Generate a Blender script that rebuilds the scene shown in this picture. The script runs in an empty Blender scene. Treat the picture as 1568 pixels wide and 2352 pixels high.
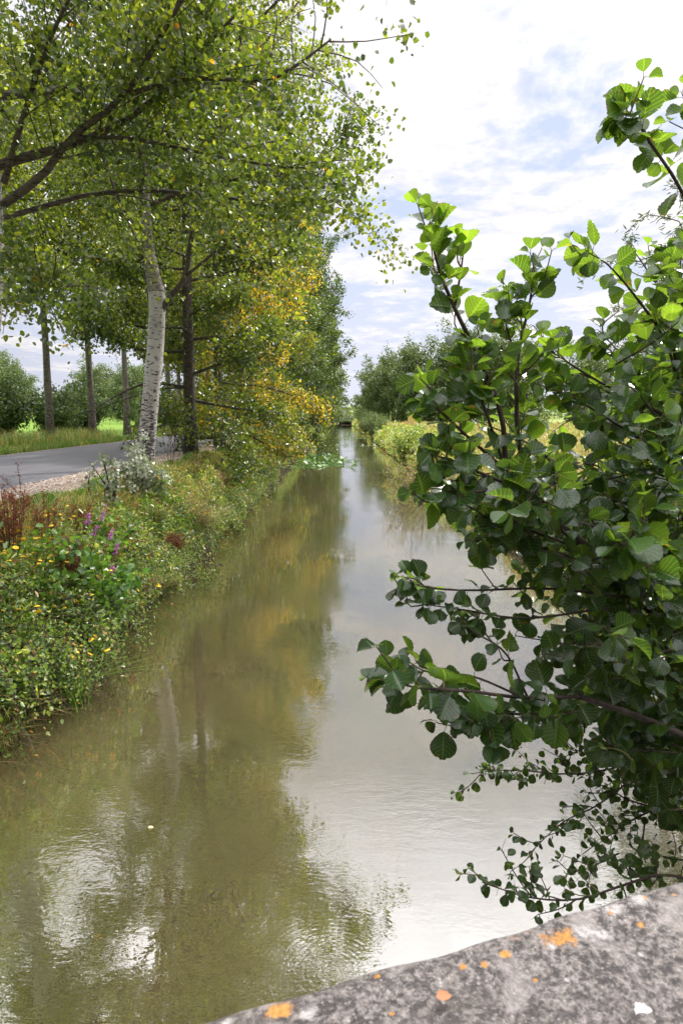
import bpy, math, random
import numpy as np
PI = math.pi
R = math.radians
rng = np.random.default_rng(7)
random.seed(7)
sc = bpy.context.scene
COL = sc.collection

# ------------------------------------------------------------------ camera numbers
CAMZ = 3.2
PITCH = R(8.02)
FPX = 1569.0
def ray(x, y):
    dx = (x - 784.0) / FPX; dy = (1176.0 - y) / FPX
    return np.array([dx, math.cos(PITCH) + dy * math.sin(PITCH), -math.sin(PITCH) + dy * math.cos(PITCH)])
def D(x, y, depth):                     # world point seen at (x, y) and depth metres down the canal
    r = ray(x, y); return r * (depth / r[1]) + np.array([0, 0, CAMZ])
def G(x, y, z):                         # world point where that ray meets height z
    r = ray(x, y); return r * ((z - CAMZ) / r[2]) + np.array([0, 0, CAMZ])
def proj(p):
    p = np.asarray(p, float).reshape(-1, 3) - np.array([0, 0, CAMZ])
    f = p[:, 1] * math.cos(PITCH) - p[:, 2] * math.sin(PITCH)
    u = p[:, 1] * math.sin(PITCH) + p[:, 2] * math.cos(PITCH)
    return np.stack([784 + FPX * p[:, 0] / f, 1176 - FPX * u / f], 1)

# ------------------------------------------------------------------ node helpers
def new_mat(name):
    m = bpy.data.materials.new(name); m.use_nodes = True
    nt = m.node_tree; nt.nodes.clear()
    out = nt.nodes.new('ShaderNodeOutputMaterial')
    return m, nt, out
class N:
    def __init__(s, nt): s.nt = nt
    def n(s, t, **kw):
        x = s.nt.nodes.new(t)
        for k, v in kw.items():
            if k.startswith('_'): setattr(x, k[1:], v)
            else: x.inputs[k.replace('__', ' ')].default_value = v
        return x
    def l(s, a, b): s.nt.links.new(a, b)
    def math(s, op, a, b=None, c=None, clamp=False):
        x = s.nt.nodes.new('ShaderNodeMath'); x.operation = op; x.use_clamp = clamp
        for i, v in enumerate((a, b, c)):
            if v is None: continue
            if hasattr(v, 'is_linked') or hasattr(v, 'node'): s.l(v, x.inputs[i])
            else: x.inputs[i].default_value = v
        return x.outputs[0]
    def mix(s, f, a, b, blend='MIX'):
        x = s.nt.nodes.new('ShaderNodeMix'); x.data_type = 'RGBA'; x.blend_type = blend
        for i, v in ((0, f), (6, a), (7, b)):
            if hasattr(v, 'node'): s.l(v, x.inputs[i])
            elif i == 0: x.inputs[0].default_value = v
            else: x.inputs[i].default_value = (*v, 1) if len(v) == 3 else v
        return x.outputs[2]
    def ramp(s, fac, stops, interp='LINEAR'):
        x = s.nt.nodes.new('ShaderNodeValToRGB'); cr = x.color_ramp; cr.interpolation = interp
        while len(cr.elements) < len(stops): cr.elements.new(0.5)
        for e, (p, c) in zip(cr.elements, stops):
            e.position = p; e.color = (*c, 1) if not isinstance(c, (int, float)) else (c, c, c, 1)
        s.l(fac, x.inputs[0]); return x.outputs[0]
    def noise(s, vec, scale, detail=3, rough=.55, dist=0):
        x = s.n('ShaderNodeTexNoise', Scale=scale, Detail=detail, Roughness=rough, Distortion=dist)
        if vec is not None: s.l(vec, x.inputs['Vector'])
        return x.outputs[0]
    def mapping(s, vec, scale=(1, 1, 1), loc=(0, 0, 0), rot=(0, 0, 0)):
        x = s.nt.nodes.new('ShaderNodeMapping')
        x.inputs['Scale'].default_value = scale; x.inputs['Location'].default_value = loc; x.inputs['Rotation'].default_value = rot
        s.l(vec, x.inputs[0]); return x.outputs[0]
    def bump(s, h, strength=1, dist=.01, normal=None):
        x = s.n('ShaderNodeBump', Strength=strength, Distance=dist); s.l(h, x.inputs['Height'])
        if normal is not None: s.l(normal, x.inputs['Normal'])
        return x.outputs[0]

def leaf_mat(name, stops, autumn=((.45, .18, .02), (.55, .32, .03)), trans=.42, rough=.42, tgain=(2.2, 2.0, 1.2), spec=.45, back=None, veins=False):
    """stops: ramp over the per-leaf tone. Attribute leafcol = (tone, autumn, random)"""
    m, nt, out = new_mat(name); s = N(nt)
    at = s.n('ShaderNodeAttribute', _attribute_name='leafcol')
    sep = s.n('ShaderNodeSeparateColor'); s.l(at.outputs['Color'], sep.inputs[0])
    base = s.ramp(sep.outputs[0], stops)
    au = s.ramp(sep.outputs[2], [(0, autumn[0]), (1, autumn[1])])
    col = s.mix(sep.outputs[1], base, au)
    bumpn = None
    if veins:
        uv = s.n('ShaderNodeUVMap'); sx = s.n('ShaderNodeSeparateXYZ'); s.l(uv.outputs[0], sx.inputs[0])
        a = s.math('ABSOLUTE', s.math('MULTIPLY_ADD', sx.outputs[0], 2.0, -1.0))
        ph = s.math('FRACT', s.math('MULTIPLY', s.math('SUBTRACT', sx.outputs[1], s.math('MULTIPLY', a, .3)), 7.0))
        v1 = s.math('LESS_THAN', ph, .13); v2 = s.math('LESS_THAN', a, .05)
        v = s.math('MAXIMUM', v1, v2)
        col = s.mix(s.math('MULTIPLY', v, .42), col, (.12, .20, .05))
        geo = s.n('ShaderNodeNewGeometry')
        nz = s.noise(geo.outputs['Position'], 60, 3)
        col = s.mix(s.math('MULTIPLY', nz, .2), col, (.05, .09, .02))
        blot = s.math('GREATER_THAN', s.noise(geo.outputs['Position'], 34, 2), .71)
        col = s.mix(s.math('MULTIPLY', blot, .7), col, (.13, .075, .03))
        edge = s.math('MULTIPLY', s.math('GREATER_THAN', sep.outputs[2], .72), s.math('GREATER_THAN', s.math('ADD', s.math('MAXIMUM', a, s.math('MULTIPLY_ADD', sx.outputs[1], 1.0, -.02)), s.math('MULTIPLY', s.noise(geo.outputs['Position'], 90, 2), .3)), 1.06))
        col = s.mix(s.math('MULTIPLY', edge, .6), col, (.045, .03, .016))
        bumpn = s.bump(s.noise(geo.outputs['Position'], 220, 2), .25, .0015)
    tcol = s.mix(1.0, col, tgain, 'MULTIPLY')
    if back is not None:
        g2 = s.n('ShaderNodeNewGeometry')
        col = s.mix(g2.outputs['Backfacing'], col, back)
    p = s.n('ShaderNodeBsdfPrincipled', Roughness=rough); p.inputs['Specular IOR Level'].default_value = spec
    s.l(col, p.inputs['Base Color'])
    t = s.n('ShaderNodeBsdfTranslucent'); s.l(tcol, t.inputs[0])
    if bumpn is not None: s.l(bumpn, p.inputs['Normal'])
    mx = s.n('ShaderNodeMixShader', Fac=trans); s.l(p.outputs[0], mx.inputs[1]); s.l(t.outputs[0], mx.inputs[2])
    s.l(mx.outputs[0], out.inputs[0]); return m

def simple_mat(name, col, rough=.8, noise_scale=None, col2=None, bump=0, bscale=None, stretch=(1, 1, 1), spec=.3, coords='Object', nlow=.35, nhigh=.65):
    m, nt, out = new_mat(name); s = N(nt)
    p = s.n('ShaderNodeBsdfPrincipled', Roughness=rough); p.inputs['Specular IOR Level'].default_value = spec
    tc = s.n('ShaderNodeTexCoord'); vec = s.mapping(tc.outputs[coords], stretch)
    if noise_scale:
        c = s.ramp(s.noise(vec, noise_scale, 5), [(nlow, col), (nhigh, col2)])
        s.l(c, p.inputs['Base Color'])
    else: p.inputs['Base Color'].default_value = (*col, 1)
    if bump: s.l(s.bump(s.noise(vec, bscale or 30, 4), 1, bump), p.inputs['Normal'])
    s.l(p.outputs[0], out.inputs[0]); return m

# ------------------------------------------------------------------ mesh helpers
def tag(o, label=None, cat=None, group=None, kind=None):
    if label: o['label'] = label
    if cat: o['category'] = cat
    if group: o['group'] = group
    if kind: o['kind'] = kind
    return o
def empty(name, loc=(0, 0, 0), rz=0, **kw):
    o = bpy.data.objects.new(name, None); COL.objects.link(o)
    o.location = tuple(float(v) for v in loc); o.rotation_euler = (0, 0, rz); o.empty_display_size = .2
    return tag(o, **kw)
class MB:
    def __init__(s): s.v = []; s.f = []; s.fm = []; s.c = []; s.uv = []; s.n = 0; s.smooth = True
    def add(s, v, f, c=None, mat=0, uv=None):
        v = np.asarray(v, np.float32).reshape(-1, 3); f = np.asarray(f, np.int64)
        s.v.append(v); s.f.append(f + s.n); s.fm.append(np.full(len(f), mat, np.int32)); s.n += len(v)
        s.c.append(np.zeros((len(v), 3), np.float32) if c is None else np.broadcast_to(np.asarray(c, np.float32), (len(v), 3)))
        s.uv.append(np.zeros((len(v), 2), np.float32) if uv is None else np.asarray(uv, np.float32))
    def mesh(s, name, mats):
        v = np.concatenate(s.v); me = bpy.data.meshes.new(name)
        k = [a.shape[1] for a in s.f]; nf = sum(len(a) for a in s.f)
        loops = np.concatenate([a.ravel() for a in s.f]); tot = np.concatenate([np.full(len(a), a.shape[1]) for a in s.f])
        st = np.concatenate([[0], np.cumsum(tot)[:-1]])
        me.vertices.add(len(v)); me.vertices.foreach_set('co', v.ravel())
        me.loops.add(len(loops)); me.loops.foreach_set('vertex_index', loops.astype(np.int32))
        me.polygons.add(nf); me.polygons.foreach_set('loop_start', st.astype(np.int32)); me.polygons.foreach_set('loop_total', tot.astype(np.int32))
        me.polygons.foreach_set('material_index', np.concatenate(s.fm))
        me.polygons.foreach_set('use_smooth', np.full(nf, s.smooth))
        c = np.concatenate(s.c); a = me.attributes.new('leafcol', 'FLOAT_COLOR', 'POINT')
        a.data.foreach_set('color', np.concatenate([c, np.ones((len(c), 1), np.float32)], 1).ravel())
        u = np.concatenate(s.uv)
        if u.any():
            l = me.uv_layers.new(name='UVMap'); l.data.foreach_set('uv', u[loops].astype(np.float32).ravel())
        for m in mats: me.materials.append(m)
        me.update(calc_edges=True); me.validate()
        return me
    def build(s, name, mats, parent=None):
        if not isinstance(mats, (list, tuple)): mats = [mats]
        o = bpy.data.objects.new(name, s.mesh(name, mats)); COL.objects.link(o)
        if parent is not None: o.parent = parent
        return o
    def tube(s, pts, rad, seg=6, mat=0, c=None, wob=0):
        pts = np.asarray(pts, float); n = len(pts); rad = np.broadcast_to(np.asarray(rad, float), (n,))
        t = np.gradient(pts, axis=0); t /= np.linalg.norm(t, axis=1)[:, None] + 1e-9
        ref = np.array([0, 1., 0]) if abs(t[:, 1].mean()) < .7 else np.array([1., 0, 0])
        a = np.cross(t, ref); a /= np.linalg.norm(a, axis=1)[:, None] + 1e-9; b = np.cross(t, a)
        th = np.arange(seg) * 2 * PI / seg
        rr = rad[:, None] * (1 + wob * rng.normal(size=(n, seg))) if wob else rad[:, None] * np.ones((1, seg))
        v = pts[:, None] + (a[:, None] * np.cos(th)[None, :, None] + b[:, None] * np.sin(th)[None, :, None]) * rr[:, :, None]
        i = np.arange(n - 1)[:, None] * seg; j = np.arange(seg)[None]; j2 = (j + 1) % seg
        f = np.stack([i + j, i + j2, i + seg + j2, i + seg + j], -1).reshape(-1, 4)
        s.add(v.reshape(-1, 3), f, c, mat)
    def leaves(s, p, d, nrm, L, W, col, mat=0, fine=True, fold=.15, cup=0.1):
        """p base points, d leaf direction, nrm leaf normal; L, W arrays"""
        p = np.asarray(p, float); n = len(p)
        d = d / (np.linalg.norm(d, axis=1)[:, None] + 1e-9)
        r = np.cross(d, nrm); r /= np.linalg.norm(r, axis=1)[:, None] + 1e-9
        u = np.cross(r, d)
        L = np.broadcast_to(L, (n,))[:, None]; W = np.broadcast_to(W, (n,))[:, None]
        if fine:
            q = [p, p + d * L * .3 + r * W * .5 + u * W * fold, p + d * L * .72 + r * W * .36 + u * W * (fold - cup), p + d * L - u * L * cup,
                 p + d * L * .72 - r * W * .36 + u * W * (fold - cup), p + d * L * .3 - r * W * .5 + u * W * fold]
            k = 6; f = np.array([[0, 1, 2, 3], [0, 3, 4, 5]])
        else:
            q = [p, p + d * L * .42 + r * W * .5 + u * W * fold, p + d * L, p + d * L * .42 - r * W * .5 + u * W * fold]
            k = 4; f = np.array([[0, 1, 2, 3]])
        v = np.stack(q, 1).reshape(-1, 3)
        ff = (np.arange(n)[:, None, None] * k + f[None]).reshape(-1, 4)
        col = np.broadcast_to(np.asarray(col, np.float32), (n, 3))
        s.add(v, ff, np.repeat(col, k, 0), mat)
def rdir(n, zb=0.0):
    v = rng.normal(size=(n, 3)); v[:, 2] += zb
    return v / np.linalg.norm(v, axis=1)[:, None]
def curve(pts, n):                       # Catmull-Rom through pts
    pts = np.asarray(pts, float); m = len(pts)
    if m == 2: return pts[0] + (pts[1] - pts[0]) * np.linspace(0, 1, n)[:, None]
    P = np.vstack([2 * pts[0] - pts[1], pts, 2 * pts[-1] - pts[-2]])
    out = []
    for x in np.linspace(0, m - 1, n):
        i = min(int(x), m - 2); t = x - i; a, b, c, d = P[i:i + 4]
        out.append(.5 * ((2 * b) + (-a + c) * t + (2 * a - 5 * b + 4 * c - d) * t * t + (-a + 3 * b - 3 * c + d) * t ** 3))
    return np.array(out)
def along(line, t):
    x = np.clip(np.asarray(t), 0, 1) * (len(line) - 1); i = np.minimum(x.astype(int), len(line) - 2); f = (x - i)[..., None]
    return line[i] * (1 - f) + line[i + 1] * f
def box(mb, lo, hi, mat=0):
    x0, y0, z0 = lo; x1, y1, z1 = hi
    v = [(x0, y0, z0), (x1, y0, z0), (x1, y1, z0), (x0, y1, z0), (x0, y0, z1), (x1, y0, z1), (x1, y1, z1), (x0, y1, z1)]
    mb.add(v, [(0, 3, 2, 1), (4, 5, 6, 7), (0, 1, 5, 4), (1, 2, 6, 5), (2, 3, 7, 6), (3, 0, 4, 7)], mat=mat)
def copy_tree(o, parent=None):
    c = o.copy(); COL.objects.link(c)
    if parent is not None: c.parent = parent
    for ch in list(o.children): copy_tree(ch, c)
    return c

# ------------------------------------------------------------------ materials
M = {}
G_STOPS = [(0, (.022, .040, .009)), (.35, (.046, .074, .013)), (.7, (.092, .122, .018)), (1, (.18, .20, .026))]
M['poplar'] = leaf_mat('poplar_leaf', G_STOPS, autumn=((.42, .27, .03), (.32, .14, .02)), trans=.46, rough=.34, spec=.7, tgain=(2.9, 2.8, 1.3))
M['aut'] = leaf_mat('autumn_poplar_leaf', [(0, (.05, .085, .012)), (.5, (.12, .15, .02)), (1, (.22, .24, .03))], autumn=((.50, .29, .018), (.60, .46, .05)), trans=.42, rough=.4, spec=.5)
M['far'] = leaf_mat('distant_leaf', [(0, (.045, .075, .026)), (.5, (.08, .125, .042)), (1, (.14, .19, .06))], trans=.3, rough=.5)
M['willow'] = leaf_mat('willow_leaf', [(0, (.04, .06, .03)), (.5, (.075, .105, .05)), (1, (.13, .17, .08))], trans=.3, rough=.45)
M['silver'] = leaf_mat('silver_leaf', [(0, (.10, .15, .07)), (.5, (.20, .25, .15)), (1, (.45, .48, .40))], trans=.25, rough=.5, tgain=(1.2, 1.2, .8), back=(.55, .57, .5))
M['alder'] = leaf_mat('alder_leaf', [(0, (.007, .022, .008)), (.5, (.015, .044, .012)), (1, (.050, .11, .020))], autumn=((.30, .30, .03), (.25, .14, .03)), trans=.42, rough=.30, tgain=(6.4, 4.9, 1.5), spec=.45, veins=True)
M['herb'] = leaf_mat('herb_leaf', spec=.7, tgain=(2.8, 2.6, 1.2), stops= [(0, (.035, .07, .014)), (.4, (.09, .17, .026)), (.75, (.17, .235, .055)), (1, (.33, .36, .13))], autumn=((.20, .075, .03), (.34, .22, .08)), trans=.38, rough=.34)
M['rust'] = leaf_mat('rust_seed', [(0, (.06, .02, .012)), (.5, (.16, .05, .022)), (1, (.30, .12, .05))], trans=.2, rough=.7)
M['straw'] = leaf_mat('straw', [(0, (.22, .15, .06)), (.5, (.42, .32, .15)), (1, (.6, .48, .26))], trans=.25, rough=.6, tgain=(1.2, 1.2, 1))
M['grass'] = leaf_mat('grass_blade', [(0, (.03, .075, .012)), (.5, (.07, .16, .02)), (1, (.14, .24, .035))], autumn=((.3, .24, .1), (.4, .3, .14)), trans=.35, rough=.4)
M['meadow'] = leaf_mat('meadow_leaf', [(0, (.08, .11, .03)), (.4, (.15, .20, .045)), (.75, (.24, .27, .08)), (1, (.36, .31, .17))], autumn=((.22, .12, .07), (.42, .30, .2)), trans=.3, rough=.6)
M['magenta'] = leaf_mat('magenta_petal', [(0, (.35, .05, .35)), (1, (.6, .16, .55))], trans=.3, rough=.6, tgain=(1.2, 1.2, 1.2))
M['yellow'] = leaf_mat('yellow_petal', [(0, (.70, .36, .01)), (1, (.80, .52, .02))], trans=.25, rough=.6, tgain=(1.1, 1.1, 1))
M['lily'] = leaf_mat('lily_pad', [(0, (.035, .09, .016)), (.5, (.07, .15, .024)), (1, (.13, .22, .05))], trans=.12, rough=.35, spec=.5)
M['twig'] = simple_mat('twig_bark', (.022, .015, .012), .7, 20, (.055, .038, .03), .002, 60)
M['greentwig'] = simple_mat('green_twig', (.09, .10, .03), .55, 12, (.13, .09, .04))
M['deadtwig'] = simple_mat('dead_twig', (.10, .065, .05), .8, 12, (.22, .16, .12))
M['cone'] = simple_mat('alder_cone', (.06, .07, .03), .6, 60, (.11, .10, .05), .002, 200)

def bark(name, light, dark, pale=True):
    m, nt, out = new_mat(name); s = N(nt)
    tc = s.n('ShaderNodeTexCoord'); geo = tc.outputs['Object']
    big = s.noise(s.mapping(geo, (1.2, 1.2, .8)), 2.0, 4)
    dash = s.noise(s.mapping(geo, (9, 9, 42)), 1.0, 2, .5)
    fine = s.noise(s.mapping(geo, (30, 30, 60)), 1.0, 4, .6)
    sx = s.n('ShaderNodeSeparateXYZ'); s.l(geo, sx.inputs[0])
    c = s.mix(fine, [v * .72 for v in light], light)
    c = s.mix(s.ramp(big, [(.35, 0), (.7, .55)]), c, [v * .45 for v in light])
    th = s.math('MULTIPLY_ADD', s.math('MINIMUM', s.math('DIVIDE', sx.outputs[2], 6.0), 1.0), .05, .555 if pale else .5)
    low = s.math('SUBTRACT', 1.0, s.math('DIVIDE', sx.outputs[2], 2.2), clamp=True)
    th = s.math('SUBTRACT', th, s.math('MULTIPLY', low, .17))
    k = s.math('MULTIPLY', s.math('SUBTRACT', dash, th), 14.0, clamp=True)
    c = s.mix(k, c, dark)
    p = s.n('ShaderNodeBsdfPrincipled', Roughness=.75); s.l(c, p.inputs['Base Color'])
    h = s.math('SUBTRACT', s.math('MULTIPLY', fine, .35), k)
    s.l(s.bump(h, 1, .012), p.inputs['Normal']); s.l(p.outputs[0], out.inputs[0]); return m
M['bark_silver'] = bark('silver_poplar_bark', (.50, .47, .45), (.035, .028, .028))
M['bark_grey'] = bark('grey_bark', (.27, .235, .21), (.06, .045, .035), pale=False)
M['bark_dark'] = bark('dark_bark', (.10, .075, .058), (.02, .015, .012), pale=False)

# ------------------------------------------------------------------ the setting: terrain
def sstep(a, b, x): t = np.clip((x - a) / (b - a), 0, 1); return t * t * (3 - 2 * t)
def height(x, y):
    x = np.asarray(x, float); y = np.asarray(y, float)
    wig = .12 * np.sin(y * .9) + .08 * np.sin(y * 2.3 + 1)
    xl = -3.25 + wig; xr = 4.1 - wig * 1.5
    L = np.where(x < xl, np.interp(xl - x, [0, .12, .6, 1.2, 1.75], [0, .42, 1.0, 1.5, 1.9]), 0)
    Rr = np.where(x > xr, np.interp(x - xr, [0, .3, 1.1, 2.2, 5], [0, .35, .8, 1.1, 1.3]), 0)
    h = L + Rr
    inw = (x >= xl) & (x <= xr)
    h = np.where(inw, -np.minimum(np.minimum(x - xl, xr - x), .5) * 1.6 - .04, h)
    e = sstep(238, 242, y); h = h * (1 - e) + e * np.where(inw, .8, h)
    far = np.hypot(x, y)
    h += sstep(-40, -160, x) * 3 + sstep(250, 800, far) * (8 + 5 * np.sin(x * .006 + 1))
    h += np.where(inw, 0, .05 * np.sin(x * 1.7 + y * .8) * np.sin(y * 1.1)) * sstep(-6.0, -4.5, x) 
    return h
def sheet(name, xs, ys, hf, mats, dz=0):
    X, Y = np.meshgrid(xs, ys); Z = hf(X, Y) + dz
    nx, ny = len(xs), len(ys); i = np.arange(ny - 1)[:, None] * nx + np.arange(nx - 1)[None]
    mb = MB(); mb.add(np.stack([X, Y, Z], -1).reshape(-1, 3), np.stack([i, i + 1, i + nx + 1, i + nx], -1).reshape(-1, 4))
    return mb.build(name, mats)
m, nt, out = new_mat('earth_and_grass'); s = N(nt)
tc = s.n('ShaderNodeTexCoord'); o = tc.outputs['Object']
sx = s.n('ShaderNodeSeparateXYZ'); s.l(o, sx.inputs[0])
n1 = s.noise(o, .35, 6, .6); n2 = s.noise(o, 9, 5, .7)
soil = s.mix(n2, (.016, .012, .007), (.040, .030, .018))
mead = s.mix(n1, (.08, .15, .02), (.14, .23, .032)); mead = s.mix(s.math('MULTIPLY', n2, .5), mead, (.10, .15, .03))
fld = s.mix(n1, (.12, .16, .04), (.22, .24, .08))
leftm = s.math('LESS_THAN', sx.outputs[0], -11.3); rightm = s.math('GREATER_THAN', sx.outputs[0], 5.6)
c = s.mix(leftm, soil, mead); c = s.mix(rightm, c, fld)
p = s.n('ShaderNodeBsdfPrincipled', Roughness=.9); p.inputs['Specular IOR Level'].default_value = .08; s.l(c, p.inputs['Base Color']); s.l(s.bump(n2, .8, .05), p.inputs['Normal'])
s.l(p.outputs[0], out.inputs[0]); M['ground'] = m
xs = np.unique(np.concatenate([np.linspace(-3000, -300, 12), np.linspace(-300, -20, 40), np.linspace(-20, -6, 15), np.arange(-6, -2.4, .14), np.linspace(-2.4, 3.2, 5), np.arange(3.2, 6.6, .2), np.linspace(6.6, 20, 12), np.linspace(20, 300, 30), np.linspace(300, 3000, 12)]))
ys = np.unique(np.concatenate([np.linspace(-60, -4, 8), np.arange(-4, 40, .35), np.arange(40, 120, 1.5), np.arange(120, 260, 4), np.linspace(260, 900, 30), np.linspace(900, 4000, 10)]))
tag(sheet('ground', xs, ys, height, M['ground']), kind='structure')
# road, 5 m wide, straight beside the canal
m, nt, out = new_mat('asphalt'); s = N(nt)
tc = s.n('ShaderNodeTexCoord'); o = tc.outputs['Object']
a = s.noise(o, 90, 4, .7); b = s.noise(s.mapping(o, (1.6, .25, 1)), .8, 4); dirt = s.noise(o, 2.3, 6, .75)
c = s.mix(a, (.036, .036, .044), (.085, .083, .095)); c = s.mix(s.ramp(b, [(.4, 0), (.65, .55)]), c, (.10, .098, .105))
c = s.mix(s.ramp(dirt, [(.62, 0), (.75, .5)]), c, (.20, .18, .16))
p = s.n('ShaderNodeBsdfPrincipled', Roughness=.62); s.l(c, p.inputs['Base Color']); s.l(s.bump(a, .7, .006), p.inputs['Normal']); s.l(p.outputs[0], out.inputs[0])
def hroad(x, y): return np.full_like(x, 1.9) + .03 * (1 - ((x + 8.4) / 2.5) ** 2)
yr = np.concatenate([np.arange(-10, 60, .5), np.arange(60, 250, 5)])
def road_sheet(name, x0, x1, jit, mat, dz, hf, nx=7, skirt=False):
    mb = MB(); n = len(yr); v = []
    for j, y in enumerate(yr):
        e0 = x0 + jit * (math.sin(y * 3.1) + math.sin(y * 1.3 + 2) + .8 * math.sin(y * 7.7)); e1 = x1 + jit * (math.sin(y * 2.7 + 1) + math.sin(y * 1.1))
        xx = np.linspace(e0, e1, nx); z = hf(xx, np.full(nx, y)) + dz
        if skirt: z[0] -= .05; z[-1] -= .05; xx[0] -= .02; xx[-1] += .02
        v += list(zip(xx, [y] * nx, z))
    i = np.arange(n - 1)[:, None] * nx + np.arange(nx - 1)[None]
    mb.add(v, np.stack([i, i + 1, i + nx + 1, i + nx], -1).reshape(-1, 4)); return mb.build(name, mat)
tag(road_sheet('road', -10.9, -5.9, .012, m, .03, hroad, 11), kind='structure')
# gravel shoulders
m, nt, out = new_mat('gravel'); s = N(nt)
tc = s.n('ShaderNodeTexCoord'); o = tc.outputs['Object']
vo = s.n('ShaderNodeTexVoronoi', Scale=34); s.l(o, vo.inputs['Vector'])
sp = s.n('ShaderNodeSeparateColor'); s.l(vo.outputs['Color'], sp.inputs[0])
c = s.ramp(sp.outputs[0], [(0, (.27, .20, .15)), (.4, (.40, .32, .26)), (1, (.55, .48, .42))])
c = s.mix(s.ramp(vo.outputs['Distance'], [(.25, 0), (.6, .8)]), c, (.12, .08, .06))
p = s.n('ShaderNodeBsdfPrincipled', Roughness=.85); s.l(c, p.inputs['Base Color']); s.l(s.bump(s.math('SUBTRACT', 1.0, vo.outputs['Distance']), 1, .02), p.inputs['Normal']); s.l(p.outputs[0], out.inputs[0]); M['gravel'] = m
g = MB()
def hgr(x, y): return height(x, y) + .004
tag(road_sheet('gravel_shoulder', -6.3, -4.98, .04, M['gravel'], .014, hgr, 8), kind='structure')
tag(road_sheet('gravel_edge', -11.25, -10.6, .05, M['gravel'], .014, hgr, 4), kind='structure')
# loose stones on the shoulder
mb = MB(); n = 9000
ico_v = np.array([(0, 0, .5), (.5, 0, 0), (0, .5, 0), (-.5, 0, 0), (0, -.5, 0), (0, 0, -.3)]); ico_f = np.array([(0, 1, 2), (0, 2, 3), (0, 3, 4), (0, 4, 1), (5, 2, 1), (5, 3, 2), (5, 4, 3), (5, 1, 4)])
yy = 7 + 22 * rng.random(n) ** 1.4; xx = rng.uniform(-5.95, -4.9, n)
zz = hgr(xx, yy) + .022
sz = rng.uniform(.018, .05, n); th = rng.uniform(0, 2 * PI, n)
V = ico_v[None] * (1 + .35 * rng.normal(size=(n, 6, 1))) * sz[:, None, None] * np.array([1.2, .8, .7])
V = np.stack([V[..., 0] * np.cos(th)[:, None] - V[..., 1] * np.sin(th)[:, None], V[..., 0] * np.sin(th)[:, None] + V[..., 1] * np.cos(th)[:, None], V[..., 2]], -1) + np.stack([xx, yy, zz], -1)[:, None]
mb.add(V.reshape(-1, 3), (ico_f[None] + 6 * np.arange(n)[:, None, None]).reshape(-1, 3), np.repeat(np.stack([rng.random(n), np.zeros(n), rng.random(n)], 1), 6, 0)); mb.smooth = False
m, nt, out = new_mat('loose_stone'); s = N(nt)
at = s.n('ShaderNodeAttribute', _attribute_name='leafcol'); sep = s.n('ShaderNodeSeparateColor'); s.l(at.outputs['Color'], sep.inputs[0])
c = s.ramp(sep.outputs[0], [(0, (.22, .16, .12)), (.5, (.40, .32, .26)), (1, (.58, .51, .45))])
p = s.n('ShaderNodeBsdfPrincipled', Roughness=.85); s.l(c, p.inputs['Base Color']); s.l(p.outputs[0], out.inputs[0])
tag(mb.build('gravel', m), 'loose beige limestone gravel along the near edge of the road', 'gravel', kind='stuff')

# ------------------------------------------------------------------ water
m, nt, out = new_mat('canal_water'); s = N(nt)
tc = s.n('ShaderNodeTexCoord'); o = tc.outputs['Object']
big = s.noise(o, .28, 3); tone = s.noise(s.mapping(o, (.6, .25, 1)), .8, 3)
col = s.mix(s.ramp(tone, [(.38, 0), (.62, 1)]), (.058, .047, .022), (.038, .037, .014))
wv = s.n('ShaderNodeSeparateXYZ'); s.l(o, wv.inputs[0])
r1 = s.noise(s.mapping(o, (1.0, 1.9, 1), rot=(0, 0, .15)), 6.5, 1.5, .45, .6)
r2 = s.noise(s.mapping(o, (1.0, 1.7, 1), rot=(0, 0, -.2)), 24, 1, .4, .4)
amp = s.ramp(s.noise(o, .55, 3, .6), [(.40, .12), (.62, 1.1)])
h = s.math('ADD', s.math('MULTIPLY', r1, 1.0), s.math('MULTIPLY', r2, .5))
h = s.math('MULTIPLY', h, amp)
# fine long ripples further out
r3 = s.noise(s.mapping(o, (.25, 2.2, 1)), 2.4, 2, .5)
h = s.math('ADD', h, s.math('MULTIPLY', r3, .5))
rings = [(G(760, 2235, 0), .75, 46), (G(265, 1800, 0), .45, 50), (G(1035, 1795, 0), .3, 60)]
for (pc, rad, freq) in rings:
    dx = s.math('SUBTRACT', wv.outputs[0], float(pc[0])); dy = s.math('SUBTRACT', wv.outputs[1], float(pc[1]))
    d = s.math('SQRT', s.math('ADD', s.math('MULTIPLY', dx, dx), s.math('MULTIPLY', dy, dy)))
    env = s.math('MULTIPLY', s.math('SUBTRACT', 1.0, s.math('DIVIDE', d, rad), clamp=True), .045)
    h = s.math('ADD', h, s.math('MULTIPLY', s.math('SINE', s.math('MULTIPLY', d, float(freq * 4.2))), env))
p = s.n('ShaderNodeBsdfPrincipled', Roughness=.0, IOR=3.1, Subsurface__Weight=1.0, Subsurface__Scale=1.0); p.subsurface_method = 'BURLEY'; p.inputs['Subsurface Radius'].default_value = (.8, .8, .6); p.inputs['Specular IOR Level'].default_value = .5
s.l(col, p.inputs['Base Color']); s.l(s.bump(h, 1, .0013), p.inputs['Normal']); s.l(p.outputs[0], out.inputs[0]); M['water'] = m
mb = MB(); mb.add([(-4.5, -30, 0), (5.6, -30, 0), (5.6, 246, 0), (-4.5, 246, 0)], [(0, 1, 2, 3)])
tag(mb.build('water', m), kind='structure')

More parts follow.
